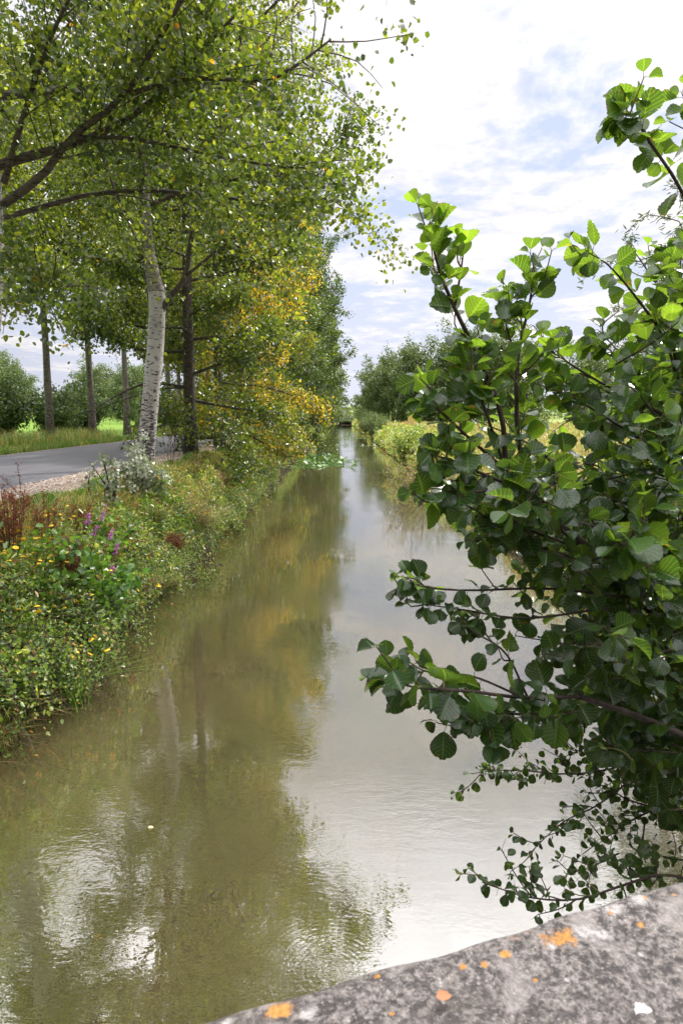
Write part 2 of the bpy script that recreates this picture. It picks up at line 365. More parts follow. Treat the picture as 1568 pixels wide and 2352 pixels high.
# ------------------------------------------------------------------ leaf clusters and trees
def cluster(mb, pts, sig, size, tone, autumn=None, fine=True, mat=0, hang=.35, wr=.85, zb=.0, tdir=None, tj=.22):
    n = len(pts); p = pts + rng.normal(size=(n, 3)) * sig
    d = rdir(n); d[:, 2] -= hang
    if tdir is not None: d += tdir
    nm = rdir(n, zb)
    t = np.clip(tone + rng.normal(size=n) * tj, 0, 1)
    a = np.zeros(n) if autumn is None else autumn(p)
    L = size * rng.uniform(.65, 1.25, n)
    mb.leaves(p, d, nm, L, L * wr, np.stack([t, a, rng.random(n)], 1), mat, fine)

def tree_mesh(H, r0, base, Rc, prof, nl=34, nsec=11, leafn=60000, leaf=.09, lean=(0, 0), twigs=True, limb_elev=(12, 62), droop=.0,
              autumn=None, fine=True, sig=.2, tone=.45, extra=(), trunk_seg=12, xmax=99, trunk_line=None, secr=.012, az_bias=None, thin=0, spray=.36):
    tr = MB(); cr = MB()
    k = 14; z = np.linspace(0, H * .97, k)
    wob = np.cumsum(rng.normal(size=(k, 2)) * .035 * H / 18, 0) * (z / H)[:, None]
    line = np.stack([lean[0] * z / H + wob[:, 0], lean[1] * z / H + wob[:, 1], z], 1)
    if trunk_line is not None: line = trunk_line
    rad = r0 * np.clip(1 - z / H, .03, 1) ** .8; rad[0] *= 1.35
    cl = curve(line, 40); cr_rad = np.interp(np.linspace(0, 1, 40), np.linspace(0, 1, k), rad)
    tr.tube(cl, cr_rad, trunk_seg, wob=.03)
    limbs = []
    for i in range(nl):
        u = (i + .5) / nl; u = u ** .92
        h = base + (H * .95 - base) * u; az = i * 2.399 + rng.normal() * .4
        Lh = Rc * prof(u) * rng.uniform(.72, 1.18)
        if math.cos(az) > .1: Lh = min(Lh, max(1.0, (xmax / math.cos(az))))
        el = R(np.interp(u, [0, 1], limb_elev) + rng.normal() * 7)
        st = np.array([np.interp(h, line[:, 2], line[:, 0]), np.interp(h, line[:, 2], line[:, 1]), h])
        outv = np.array([math.cos(az), math.sin(az), 0]); rise = math.tan(min(el, 1.2)) * Lh
        mid = st + outv * Lh * .5 + np.array([0, 0, rise * .38]) + rng.normal(size=3) * .12
        end = st + outv * Lh + np.array([0, 0, rise - droop * Lh * max(0, 1 - 2 * u)]) + rng.normal(size=3) * .2
        limbs.append((curve([st, mid, end], 9), r0 * (.30 - .2 * u), Lh))
    for e in extra: limbs.append(e)
    nsect = nsec * len(limbs); wsum = sum(max(l[2], 1.0) for l in limbs)
    for ln, lr, Lh in limbs:
        tr.tube(ln, np.linspace(lr, lr * .2 + .004, len(ln)), 7 if trunk_seg > 8 else 4, mat=1)
        nleaf = int(leafn * max(Lh, 1.0) / wsum / (nsec + 1))
        for q in range(nsec + 1):
            t = .18 + .82 * (q + rng.random()) / (nsec + 1) if q < nsec else .97
            a0 = along(ln, np.array([t]))[0]; tg = along(ln, np.array([min(t + .1, 1)]))[0] - along(ln, np.array([max(t - .1, 0)]))[0]
            tg /= np.linalg.norm(tg) + 1e-6
            dv = tg * .75 + rdir(1)[0] * .8 + np.array([0, 0, .18]); dv /= np.linalg.norm(dv)
            Ls = spray * Lh * (1.15 - .6 * t) * rng.uniform(.7, 1.3) + .35
            sl = curve([a0, a0 + dv * Ls * .5 + rng.normal(size=3) * .07, a0 + dv * Ls + np.array([0, 0, -.12 * Ls - droop * .5])], 5)
            if twigs: tr.tube(sl, np.linspace(secr, .004, 5), 3, mat=1)
            tt = rng.random(nleaf) ** .75; pts = along(sl, tt)
            cluster(cr, pts, sig * (.6 + .5 * Ls / 1.5), leaf, tone + rng.normal() * .13, autumn, fine)
    if thin:      # open gaps in the crown: a smooth 3-D field decides where leaves are missing
        for i, v in enumerate(cr.v):
            c = v.reshape(-1, 6 if fine else 4, 3)[:, 0]; g_ = np.sin(c[:, 0] * 1.9 + 1.3 * np.sin(c[:, 2] * .8)) * np.sin(c[:, 1] * 1.5 + 2) + np.sin(c[:, 2] * 1.9 + c[:, 0] * .7) * .8
            kill = (g_ > thin - .09 * np.maximum(c[:, 2] - 6, 0)) & (rng.random(len(c)) < .9)
            v.reshape(-1, 6 if fine else 4, 3)[kill] = c[kill][:, None]
    return tr, cr
def mk_tree(name, tr, cr, barkm, leafm, loc, rz=0, **kw):
    o = empty(name, loc, rz, **kw)
    tr.build('trunk', [barkm, M['bark_dark'], M['bark_grey']], o); cr.build('crown', leafm, o); return o  # limbs take the dark bark: their shade under the leaves is painted in

GZ = 1.9
row = 'poplars lining the canal beside the road'
wide = lambda u: np.interp(u, [0, .2, .5, .8, 1], [.75, 1.0, 1.0, .7, .25])
colm = lambda u: np.interp(u, [0, .12, .5, .85, 1], [.72, .95, 1.0, .62, .15])
def loc_line(px, base):   # px list (x, y, depth) -> points relative to base
    return [D(*q) - np.array(base) for q in px]
def limb_px(px, base, r, n=12):
    ln = curve(loc_line(px, base), n); return (ln, r, float(np.linalg.norm(ln[-1] - ln[0])))
# tree 1: trunk on the left picture edge
b1 = (-4.95, 10.0, GZ)
ex = [limb_px([(8, 470, 10), (100, 400, 9.8), (165, 315, 9.6), (280, 225, 9.3), (365, 90, 9), (430, -20, 8.8), (520, -160, 8.6)], b1, .062),
      limb_px([(165, 315, 9.6), (300, 318, 9.6), (460, 350, 9.5), (620, 380, 9.4), (700, 385, 9.3)], b1, .03),
      limb_px([(300, 215, 9.3), (430, 180, 9.2), (610, 184, 9), (700, 135, 9), (760, 90, 9)], b1, .034),
      limb_px([(10, 420, 10), (60, 250, 9.6), (120, 80, 9.3), (200, -80, 9)], b1, .05),
      limb_px([(10, 500, 10), (250, 440, 10.3), (500, 450, 10.6), (650, 480, 11), (770, 450, 11)], b1, .04),
      limb_px([(0, 610, 10), (60, 640, 9), (130, 660, 8.5)], b1, .025)]
aut1 = lambda p: (rng.random(len(p)) < .002).astype(float)
tr, cr = tree_mesh(15, .25, 4.5, 4.3, wide, nl=38, nsec=12, leafn=95000, leaf=.078, autumn=aut1, limb_elev=(22, 58), thin=.62, xmax=3.6, extra=ex, sig=.15, tone=.5, trunk_line=curve([(-.5, 0, 0), (-.2, 0, 2.0), (.06, 0, 4.0), (.05, 0, 8), (.1, 0, 12), (0, 0, 16.5)], 14))
mk_tree('poplar_tree', tr, cr, M['bark_silver'], M['poplar'], b1, label='big pale barked poplar cut off by the left edge, arching limbs overhead', cat='tree', group=row)
# tree 2: the silver trunk
b2 = np.array([-4.93, 17.0, GZ - .12])
tz = np.linspace(0, 1, 14)
tl = curve([(0, 0, 0), D(348, 900, 17) - b2, D(362, 705, 17) - b2, D(345, 600, 17) - b2, D(335, 480, 17) - b2, D(330, 330, 17) - b2, D(310, 200, 17) - b2, D(315, 40, 17.2) - b2], 14)
tr = MB(); 
ex = [limb_px([(366, 720, 17), (392, 680, 16.9), (425, 635, 16.8), (440, 540, 16.6), (470, 400, 16.4), (520, 250, 16), (560, 60, 16)], b2, .085, 14),
      limb_px([(345, 690, 17), (330, 600, 17), (300, 520, 17), (250, 400, 17), (215, 300, 17)], b2, .06),
      limb_px([(425, 635, 16.8), (520, 560, 16.5), (640, 480, 16.2), (740, 430, 16)], b2, .04),
      limb_px([(440, 540, 16.6), (560, 440, 16.2), (700, 380, 16), (810, 340, 15.8)], b2, .04),
      ]
tr, cr = tree_mesh(14.5, .25, 6.2, 5.2, wide, nl=36, nsec=12, leafn=78000, leaf=.086, autumn=aut1, limb_elev=(25, 60), thin=.62, xmax=4.1, extra=ex, sig=.15, tone=.55, trunk_line=tl)
# rebuild the trunk with the photograph's even width up to the fork
tr2 = MB(); cl = curve(tl, 60); zz = cl[:, 2]
kf = int(np.argmax(zz > 4.3)); rf = np.interp(zz, [0, .35, 1.5, 4.0, 4.4, 5.5, 8, 17], [.27, .225, .205, .195, .20, .12, .09, .03])
tr2.tube(cl[:kf + 1], rf[:kf + 1], 24, wob=.018); tr2.tube(cl[kf:], rf[kf:], 16, mat=2, wob=.02)
tr2.v += tr.v[1:]; tr2.c += tr.c[1:]; tr2.uv += tr.uv[1:]
off = tr2.n - len(tr.v[0])
tr2.f += [f + off for f in tr.f[1:]]; tr2.fm += tr.fm[1:]; tr2.n += sum(len(v) for v in tr.v[1:])
t2 = mk_tree('poplar_tree', tr2, cr, M['bark_silver'], M['poplar'], tuple(b2), label='poplar with bright silver white scarred trunk forking above the road', cat='tree', group=row)
def scar(px, py, w, hgt):
    c = D(px, py, 17) - b2; i = np.argmin(abs(cl[:, 2] - c[2])); ctr = cl[i]; r = np.interp(c[2], [0, .35, 1.5, 4.0], [.27, .225, .205, .195])
    dx = np.clip(c[0] - ctr[0], -.1, .1); ctrp = np.array([ctr[0] + dx, ctr[1] - math.sqrt(r * r - dx * dx), c[2]])
    mb = MB(); th = np.linspace(0, 2 * PI, 19)
    ring = np.stack([ctrp[0] + w * np.cos(th), ctrp[1] + .012 + 0 * th + .5 * w * w * np.cos(th) ** 2 / r, ctrp[2] + hgt * np.sin(th)], 1)
    mb.tube(ring, .009, 6)
    a = np.linspace(0, 2 * PI, 12, endpoint=False); v = [ctrp + (0, -.006, 0)] + [ctrp + (w * .22 * math.cos(t), .004, hgt * .55 * math.sin(t)) for t in a]
    mb.add(v, [(0, 1 + (k + 1) % 12, 1 + k) for k in range(12)])
    mb.build('branch_scar', M['bark_grey'], t2)
scar(349, 913, .065, .085); scar(370, 897, .035, .045); scar(350, 948, .028, .06); scar(376, 742, .04, .08); scar(340, 972, .03, .06); scar(358, 985, .025, .10)

# columnar poplars further on (variants shared by copies)
def hi_variant(seed, leafm, Hh=19, autumn=None, tone=.5, leafn=52000, leaf=.10, Rc=3.9, base=.7, prof=colm):
    global rng
    rng = np.random.default_rng(seed)
    tr, cr = tree_mesh(Hh, .21, base, Rc, prof, nl=46, nsec=9, leafn=leafn, leaf=leaf, limb_elev=(-6, 64), autumn=autumn, sig=.2, droop=.2, tone=tone, spray=.3)
    for v in cr.v:      # boughs over the road side are pruned clear of the traffic
        w_ = v.reshape(-1, 6, 3); c = w_[:, 0].copy(); kill = (c[:, 0] < -.75 + .35 * rng.normal(size=len(c))) & (c[:, 2] < 3.4); w_[kill] = c[kill][:, None]
    return tr, cr
def autY(p):   # golden side: towards the canal, mid heights
    w = sstep(-1.8, 1.8, p[:, 0]) * np.interp(p[:, 2], [0, 2, 5, 8, 10.5, 13], [.5, .85, .95, .75, .35, .05]) * (.72 + .22 * np.sin(p[:, 2] * 1.3 + p[:, 1]))
    return (rng.random(len(p)) < w * .68).astype(float) * rng.uniform(.5, 1, len(p))
skirt = lambda u: np.interp(u, [0, .1, .5, .85, 1], [.85, 1.0, .95, .6, .15])
tr, cr = hi_variant(31, None, 17.5, autumn=aut1, tone=.4, base=.4, leafn=62000, Rc=3.1, prof=lambda u: np.interp(u, [0, .1, .5, .85, 1], [.9, 1.0, .95, .6, .15]))
mk_tree('poplar_tree', tr, cr, M['bark_dark'], M['poplar'], (-4.95, 22.6, GZ - .1), label='dark ivied poplar right behind the silver white trunk', cat='tree', group=row)
tr, cr = hi_variant(32, None, 16.5, autumn=autY, tone=.5, leafn=72000, leaf=.105, Rc=4.1, base=.6, prof=skirt)
mk_tree('poplar_tree', tr, cr, M['bark_dark'], M['aut'], (-5.0, 28.2, GZ - .1), label='poplar with orange and golden autumn leaves over the canal', cat='tree', group=row)
autY2 = lambda p: autY(p) * .6
tr, cr = hi_variant(33, None, 17.5, autumn=lambda p: (rng.random(len(p)) < .03).astype(float), tone=.6, leaf=.12, leafn=34000, Rc=3.1, prof=skirt)
mk_tree('poplar_tree', tr, cr, M['bark_grey'], M['aut'], (-5.0, 35, GZ), label='yellow green poplar next after the golden orange one', cat='tree', group=row)
tr, cr = hi_variant(34, None, 18.5, autumn=None, tone=.35, leaf=.13, leafn=30000, Rc=3.0)
tv = mk_tree('poplar_tree', tr, cr, M['bark_grey'], M['poplar'], (-5.0, 42, GZ), .4, label='mid green poplar leaning over the near side of the lily pads', cat='tree', group=row)
tr, cr = hi_variant(35, None, 19, autumn=None, tone=.12, leaf=.15, leafn=36000, Rc=4.5, base=.2)
tw = mk_tree('poplar_tree', tr, cr, M['bark_dark'], M['poplar'], (-4.4, 57, GZ - .9), label='dark green poplar dipping low to the water past the lily pads', cat='tree', group=row)
ords = ['bushy green poplar beside the lily pads, low foliage on the bank', 'tall poplar whose crown top stands clear just past the lily pads', 'poplar directly behind the dark low hanging one']
for i, (y, v) in enumerate([(49.5, tv), (65, tw), (73, tw)]):
    c = copy_tree(v); c.location = (-5.0, y, GZ); c.rotation_euler.z = 1.3 + i * 1.9; c.scale = (1, 1, (.98, 1.05, 1.03)[i]); tag(c, ords[i])
tr, cr = hi_variant(36, None, 19, autumn=None, tone=.25, leaf=.3, leafn=9000, Rc=4.5)
tf = mk_tree('poplar_tree', tr, cr, M['bark_grey'], M['poplar'], (-5, 82, GZ), label='one of the distant poplars far down the left canal bank', cat='tree', group='distant poplars far down the left bank')
for i, y in enumerate(np.arange(90, 236, 8.0)):
    c = copy_tree(tf); c.location = (-5 + .4 * math.sin(i * 2.1), y, GZ); c.rotation_euler.z = i * 1.7; c.scale = (1, 1, 1 + .07 * math.sin(i * 1.3))

# second row beyond the road
rng = np.random.default_rng(50)
row2 = 'slim poplars beyond the road'
def thin_variant(leaf, leafn, base=6.2):
    return tree_mesh(17, .20, base, 3.0, wide, nl=30, nsec=8, leafn=leafn, leaf=leaf, limb_elev=(5, 55), sig=.24, autumn=aut1, tone=.68, droop=.35)
va = mk_tree('poplar_tree', *thin_variant(.15, 17000), M['bark_grey'], M['poplar'], (-14.3, 33.8, 1.9), label='slimmest trunked poplar beyond the road in front of the dark bushes', cat='tree', group=row2)
vb = mk_tree('poplar_tree', *thin_variant(.15, 17000), M['bark_grey'], M['poplar'], (-13.35, 37, 1.9), label='grey trunked poplar beyond the road at the edge of the bright meadow', cat='tree', group=row2)
for (x, y, v, rz, lab) in [(-14.0, 45, va, 2, 'ivied poplar beyond the road just left of the silver white trunk'), (-12.7, 51, vb, 1, 'poplar beyond the road seen right of the silver white trunk'),
                           (-15.2, 29.5, vb, 3, 'poplar beyond the road at the far left edge'), (-14, 60, va, 4, 'far poplar beyond the road behind the ivied one'), (-13.4, 24, va, 5.1, 'poplar beyond the road whose crown only enters at the left edge'),
                           (-13.5, 70, vb, 2.2, 'farthest poplar of the row beyond the road')]:
    c = copy_tree(v); c.location = (x, y, 1.9); c.rotation_euler.z = rz; c.scale = (1.05, 1.05, 1 + .06 * math.sin(rz)); tag(c, lab)

# bushes and background trees
def bush_mesh(Rx, Rz, n, leaf, tone, mat, autumn=None, nst=14, wr=.7, fine=True, sig=.16, hang=.2, stemmat='twig', tj=.22):
    st = MB(); cr = MB()
    for i in range(nst):
        az = i * 2.399; rr = Rx * math.sqrt((i + .5) / nst); top = Rz * rng.uniform(.6, 1.0) * (1.05 - .45 * (rr / Rx) ** 2)
        e = np.array([math.cos(az) * rr, math.sin(az) * rr, top])
        ln = curve([(e[0] * .1, e[1] * .1, -.05), e * np.array([.5, .5, .55]) + rng.normal(size=3) * .06, e], 8)
        st.tube(ln, np.linspace(.02 * Rz + .004, .004, 8), 4)
        for q in range(7):
            t = .15 + .85 * q / 6.5; a0 = along(ln, np.array([t]))[0]; dv = rdir(1, .25)[0]
            L = .33 * Rx * rng.uniform(.6, 1.2); sl = np.array([a0, a0 + dv * L]); st.tube(sl, [.006, .003], 3)
            nn = max(3, n // (nst * 7)); cluster(cr, along(sl, rng.random(nn)), sig * Rx * .6, leaf, tone + rng.normal() * .12, autumn, fine, hang=hang, wr=wr, tj=tj, zb=.6)
    return st, cr
def mk_bush(name, stcr, leafm, loc, rz=0, stem='twig', **kw):
    o = empty(name, loc, rz, **kw); stcr[0].build('stem', M[stem], o); stcr[1].build('foliage', leafm, o); return o
rng = np.random.default_rng(60)
# dark hedge bushes behind the far verge
bb = mk_bush('hedge_bush', bush_mesh(2.8, 4.4, 9000, .19, .35, None), M['far'], (-20.5, 41, 1.9), label='dark green bush beyond the road, behind the slimmest poplar', cat='bush', group='bushes beyond the road')
for (x, y, sc_, rz, lab) in [(-24.5, 43, 1.15, 1, 'tall dark bush at the far left edge beyond the road'), (-17.6, 42.5, .72, 2, 'lower dark bush right of the slimmest poplar'),
                             (-22, 58, 1.1, 3, 'greyish bush at the back edge of the bright meadow'), (-15.8, 66, .95, 4, 'bush beyond the road right of the silver white trunk'),
                             (-19, 85, 1.3, 5, 'distant bush in the meadow gap left of the silver white trunk')]:
    c = copy_tree(bb); c.location = (x, y, 1.9); c.scale = (sc_,) * 3; c.rotation_euler.z = rz; tag(c, lab)
# broad field trees
def broad(leaf, leafn, Hh, Rc, seed, tone):
    global rng; rng = np.random.default_rng(seed)
    return tree_mesh(Hh, .3, 1.0, Rc, lambda u: np.interp(u, [0, .3, .7, 1], [.8, 1, .85, .3]), nl=34, nsec=7, leafn=leafn, leaf=leaf, limb_elev=(5, 60), sig=.45, tone=tone, twigs=False, trunk_seg=8, fine=False, spray=.35, droop=.1)
fa = mk_tree('field_tree', *broad(.34, 15000, 13, 5, 71, .45), M['bark_dark'], M['far'], (10.3, 138, .6), label='rounded dark tree nearest the canal on the right bank', cat='tree', group='trees across the right meadow')
fb = mk_tree('field_tree', *broad(.34, 15000, 13, 4.4, 72, .55), M['bark_dark'], M['far'], (18.5, 126, .8), label='second rounded tree from the canal across the right meadow', cat='tree', group='trees across the right meadow')
spots = [(13.5, 128, fa, 1.0), (22, 120, fa, 1.06), (27, 116, fb, .96), (33, 124, fa, .92), (39, 112, fb, .80), (44, 120, fa, .85), (50, 114, fb, .82), (56, 118, fa, .86), (62, 113, fb, .84), (68, 120, fa, .9), (75, 116, fb, .9), (7.6, 150, fb, .9), (7.2, 185, fa, .7)]
for i, (x, y, v, sc_) in enumerate(spots):
    c = copy_tree(v); c.location = (x, y, 1.2); c.scale = (sc_, sc_, sc_ * (1 + .05 * math.sin(i))); c.rotation_euler.z = i * 1.9
    tag(c, 'tree in the dark belt across the right meadow' if 3 < x - 20 else ['dark tree filling the gap behind the two rounded ones', 'tree just right of the two rounded ones', 'smaller tree far down the right bank', 'farthest low tree on the right bank near the canal end'][min(i, 1) if i < 11 else i - 9])
lefts = [(-34, 110, .55), (-44, 125, .7), (-56, 118, .62), (-30, 150, .6), (-66, 135, .8), (-48, 165, .85), (-76, 150, .9), (-27, 190, .62), (-90, 170, 1.0), (-60, 200, 1.0), (-38, 220, .9), (-105, 210, 1.1)]
for i, (x, y, sc_) in enumerate(lefts):
    c = copy_tree((fa, fb)[i % 2]); c.location = (x, y, float(height(x, y))); c.scale = (sc_ * 1.2, sc_ * 1.2, sc_); c.rotation_euler.z = i * 2.3
    tag(c, 'distant tree across the left meadow seen under the poplar crowns', group='distant trees across the left meadow')
for i, (x, y) in enumerate([(-2, 243), (3, 244), (8, 246), (-7, 248), (14, 250)]):
    c = copy_tree(bb); c.location = (x, y, .2); c.scale = (1.5, 1.5, .62); c.rotation_euler.z = i; tag(c, 'low dark bush closing off the far end of the canal', group='bushes at the far end of the canal')
mb = MB(); X = rng.uniform(-420, 420, 26000); Y = rng.uniform(285, 340, 26000); hh = 7 + 3 * np.sin(X * .03) + 2 * np.sin(X * .11)
P = np.stack([X, Y, height(X, Y) + rng.random(26000) * hh], 1); cluster(mb, P, .8, 1.4, .45, None, False)
tag(mb.build('wood', M['far']), 'far off band of woodland along the horizon', 'woodland', kind='stuff')

# willow at the right edge
rng = np.random.default_rng(80)
wl = MB(); wt = MB(); bw = np.array([5.9, 9.6, .9])
for i in range(46):
    az = i * 2.399; rr = 2.25 * math.sqrt((i + .5) / 46); top = 7.0 * (1 - .35 * (rr / 2.3) ** 2) * rng.uniform(.55, 1)
    e = np.array([math.cos(az) * rr, math.sin(az) * rr, top])
    ln = curve([(0, 0, .2), e * (.35, .35, .6), e], 9); wt.tube(ln, np.linspace(.06, .006, 9), 5)
    for q in range(14):
        a0 = along(ln, np.array([.3 + .7 * q / 13]))[0]; dv = rdir(1, .1)[0]; L = rng.uniform(.5, .9)
        sl = curve([a0, a0 + dv * L * .6 + (0, 0, .05), a0 + dv * L + (0, 0, -.2)], 5); wt.tube(sl, np.linspace(.008, .003, 5), 3)
        tt = rng.random(70); tg = sl[-1] - sl[0]; tg /= np.linalg.norm(tg)
        cluster(wl, along(sl, tt), .04, .085, .45, None, True, hang=.1, wr=.2, tdir=tg * 1.0)
wo = empty('willow_tree', bw, 0, label='grey green narrow leaved willow at the right edge behind the alder', cat='tree')
wt.build('trunk', M['bark_dark'], wo); wl.build('crown', M['willow'], wo)

# ------------------------------------------------------------------ ground cover (nobody could count it)
rng = np.random.default_rng(90)
def blades(mb, x, y, z, L, W, tone, aut=None, lean=.5, seg=3, ldir=None):
    n = len(x); base = np.stack([x, y, z], 1); az = rng.uniform(0, 2 * PI, n)
    dv = np.stack([np.cos(az), np.sin(az), np.zeros(n)], 1) * (lean * rng.random(n) ** .8)[:, None]
    if ldir is not None: dv = dv + np.asarray(ldir)
    sd = np.cross(dv + 1e-4 * rng.normal(size=(n, 3)), [0, 0, 1.]); sd /= np.linalg.norm(sd, axis=1)[:, None] + 1e-9
    rows = []
    for k in range(seg + 1):
        t = k / seg; c = base + dv * (L * t ** 1.8)[:, None]; c[:, 2] += L * (t - .35 * np.minimum(np.linalg.norm(dv, axis=1), 1.4) * t * t)
        w = (W * (1 - t) ** .6 * .5)[:, None]; rows += [c - sd * w, c + sd * w]
    v = np.stack(rows, 1).reshape(-1, 3); k = 2 * (seg + 1)
    f = np.array([[2 * i, 2 * i + 1, 2 * i + 3, 2 * i + 2] for i in range(seg)])
    a = np.zeros(n) if aut is None else aut
    mb.add(v, (np.arange(n)[:, None, None] * k + f[None]).reshape(-1, 4), np.repeat(np.stack([np.clip(tone, 0, 1), a, rng.random(n)], 1), k, 0))
def hz(x, y): return height(x, y)
# soft green grass verge between gravel and bank plants
mb = MB(); n = 110000
y = 5 + 24 * rng.random(n) ** 1.5; x = -4.92 + 1.2 * rng.random(n) ** 1.2
blades(mb, x, y, hz(x, y) - .01, rng.uniform(.09, .22, n), rng.uniform(.007, .013, n) * (1 + y / 20), .68 + .2 * rng.normal(size=n), (rng.random(n) < .04).astype(float), .9)
tag(mb.build('verge_grass', M['grass']), 'fresh green grass strip between the gravel and the bank plants', 'grass', kind='stuff')
mb = MB(); n = 26000
y = 18 + 60 * rng.random(n) ** 1.3; x = -11.15 - 1.6 * rng.random(n) ** 1.4
blades(mb, x, y, hz(x, y) - .01, rng.uniform(.12, .35, n), .02 + 0 * x, .6 + .2 * rng.normal(size=n), (rng.random(n) < .15).astype(float), .8, 2)
n = 14000; y = 18 + 42 * rng.random(n); x = -12.2 - 3.2 * rng.random(n); k = (np.sin(y * .9) + np.sin(y * .37 + 1) > -.2) & ((y < 38) | (y > 48)); x = x[k]; y = y[k]; n = len(x)
blades(mb, x, y, hz(x, y), rng.uniform(.45, .95, n), .022 + 0 * x, .5 + 0 * x, (rng.random(n) < .35).astype(float), .9, 3)
tag(mb.build('far_verge_grass', M['grass']), 'green and dry straw coloured grass along the far edge of the road', 'grass', kind='stuff')

def bank_leaves(mb, n, y0, y1, pw, side, size0, grow, tonef, spread=.46, hgt=.55, autp=.06, fine=True):
    y = y0 + (y1 - y0) * rng.random(n) ** pw; q = rng.random(n)
    if side < 0: x = -3.2 - 1.68 * spread * q
    else: x = 4.0 + 2.6 * spread * q
    cl = .5 + .5 * np.sin(x * 3.1 + y * 1.9) * np.sin(y * 2.7 - x); H = hgt * (.3 + 1.5 * cl ** 1.6) * (.9 if side < 0 else 1)
    H = np.minimum(H, np.maximum(1.98 - hz(x, y), .10)) if side < 0 and y1 < 40 else H
    z = np.maximum(hz(x, y), .0) + rng.random(n) ** .7 * H + .02 + (.12 if side < 0 else 0)
    t = tonef(x, y) + .25 * np.sin(y * 4.1 + x * 5) + .12 * rng.normal(size=n)
    d = rdir(n); d[:, 0] += -side * .4; nm = rdir(n, .9)
    L = (size0 + grow * y) * rng.uniform(.6, 1.4, n); a = (rng.random(n) < autp * (1 + 2 * (np.sin(y * 1.3) > .5))).astype(float)
    mb.leaves(np.stack([x, y, z], 1), d, nm, L, L * rng.uniform(.35, .75, n), np.stack([np.clip(t, 0, 1), a, rng.random(n)], 1), 0, fine)
mb = MB()
bank_leaves(mb, 38000, 5.4, 30, 1.25, -1, .040, .0019, lambda x, y: .16 + .024 * y, hgt=.45, autp=.04)
bank_leaves(mb, 30000, 30, 240, 1.7, -1, .05, .0022, lambda x, y: .5, 1.0, hgt=.8, fine=False)
tag(mb.build('bank_undergrowth', M['herb']), 'dense low weeds covering the left bank down to the water', 'undergrowth', kind='stuff')
mb = MB(); n = 42000
y = 5.8 + 25 * rng.random(n) ** 1.2; x = -3.25 - 1.4 * rng.random(n)
blades(mb, x, y, np.maximum(hz(x, y), .0), rng.uniform(.25, .6, n), .007 + .0007 * y, .4 + .2 * rng.normal(size=n), (rng.random(n) < .5).astype(float), 1.3, 4, (.3, -.1, 0))
tag(mb.build('bank_grass', M['grass']), 'long arching grass blades growing through the left bank weeds', 'grass', kind='stuff')
# right bank and meadow
mb = MB()
bank_leaves(mb, 26000, 5, 40, 1.2, 1, .03, .0024, lambda x, y: .55, 1.0, hgt=.6, autp=.2, fine=False)
bank_leaves(mb, 34000, 40, 236, 1.6, 1, .05, .0028, lambda x, y: .65, 1.0, hgt=.8, autp=.1, fine=False)
tag(mb.build('right_bank_undergrowth', M['herb']), 'weedy growth lining the right bank of the canal', 'undergrowth', kind='stuff')
mb = MB(); n = 90000
y = 7 + 95 * rng.random(n) ** 1.7; x = 5.4 + (3 + y * .75) * rng.random(n)
patch = .5 + .5 * np.sin(x * .55 + 1.3 * np.sin(y * .21)) * np.sin(y * .33 + x * .2)
z = hz(x, y) + rng.random(n) ** .6 * (.55 + .35 * patch)
L = (.04 + .0034 * y) * rng.uniform(.6, 1.5, n)
mb.leaves(np.stack([x, y, z], 1), rdir(n, 1.0), rdir(n, .2), L, L * rng.uniform(.25, .6, n), np.stack([np.clip(.25 + .5 * patch + .25 * rng.normal(size=n), 0, 1), (rng.random(n) < .18).astype(float), rng.random(n)], 1), 0, False)
n = 16000; y = 8 + 50 * rng.random(n) ** 1.4; x = 5.4 + (3 + y * .75) * rng.random(n)
blades(mb, x, y, hz(x, y), rng.uniform(.6, 1.15, n), .008 + .0009 * y, .6 + .2 * rng.normal(size=n), (rng.random(n) < .6).astype(float), .35, 2)
tag(mb.build('meadow_plants', M['meadow']), 'tall olive and straw coloured meadow weeds right of the canal', 'meadow', kind='stuff')

# ------------------------------------------------------------------ right bank shrubs
rng = np.random.default_rng(100)
def at(px, py, z=0.1): return G(px, py, z)
p = at(935, 1052, .1); p[0] += .9
yb = mk_bush('shrub', bush_mesh(1.7, 2.6, 8000, .10, .68, None, nst=18), M['herb'], (4.5, 44, .3), label='bright yellow green shrub on the right bank in the middle distance', cat='shrub', stem='twig')
c = copy_tree(yb); c.location = (5.6, 37, .5); c.scale = (1.1, 1.1, .85); c.rotation_euler.z = 2; tag(c, 'yellow green shrub partly hidden by the alder, right of the brightest one')
c = copy_tree(yb); c.location = (4.4, 88, .4); c.scale = (1.3, 1.3, 1.3); c.rotation_euler.z = 4; tag(c, 'round grey green shrub farther down the right bank near the water')
c.children[0].data = c.children[0].data; 
for ch in c.children:
    if ch.name.startswith('foliage'):
        d2 = ch.data.copy(); d2.materials.clear(); d2.materials.append(M['far']); ch.data = d2
c2 = copy_tree(c); c2.location = (4.3, 108, .4); c2.scale = (1.1, 1.2, 1.1); tag(c2, 'darker shrub at the water behind the round grey green one')
c3 = copy_tree(c); c3.location = (4.6, 128, .5); c3.scale = (1.3, 1.6, 1.6); tag(c3, 'most distant shrub on the right bank beside the far water')
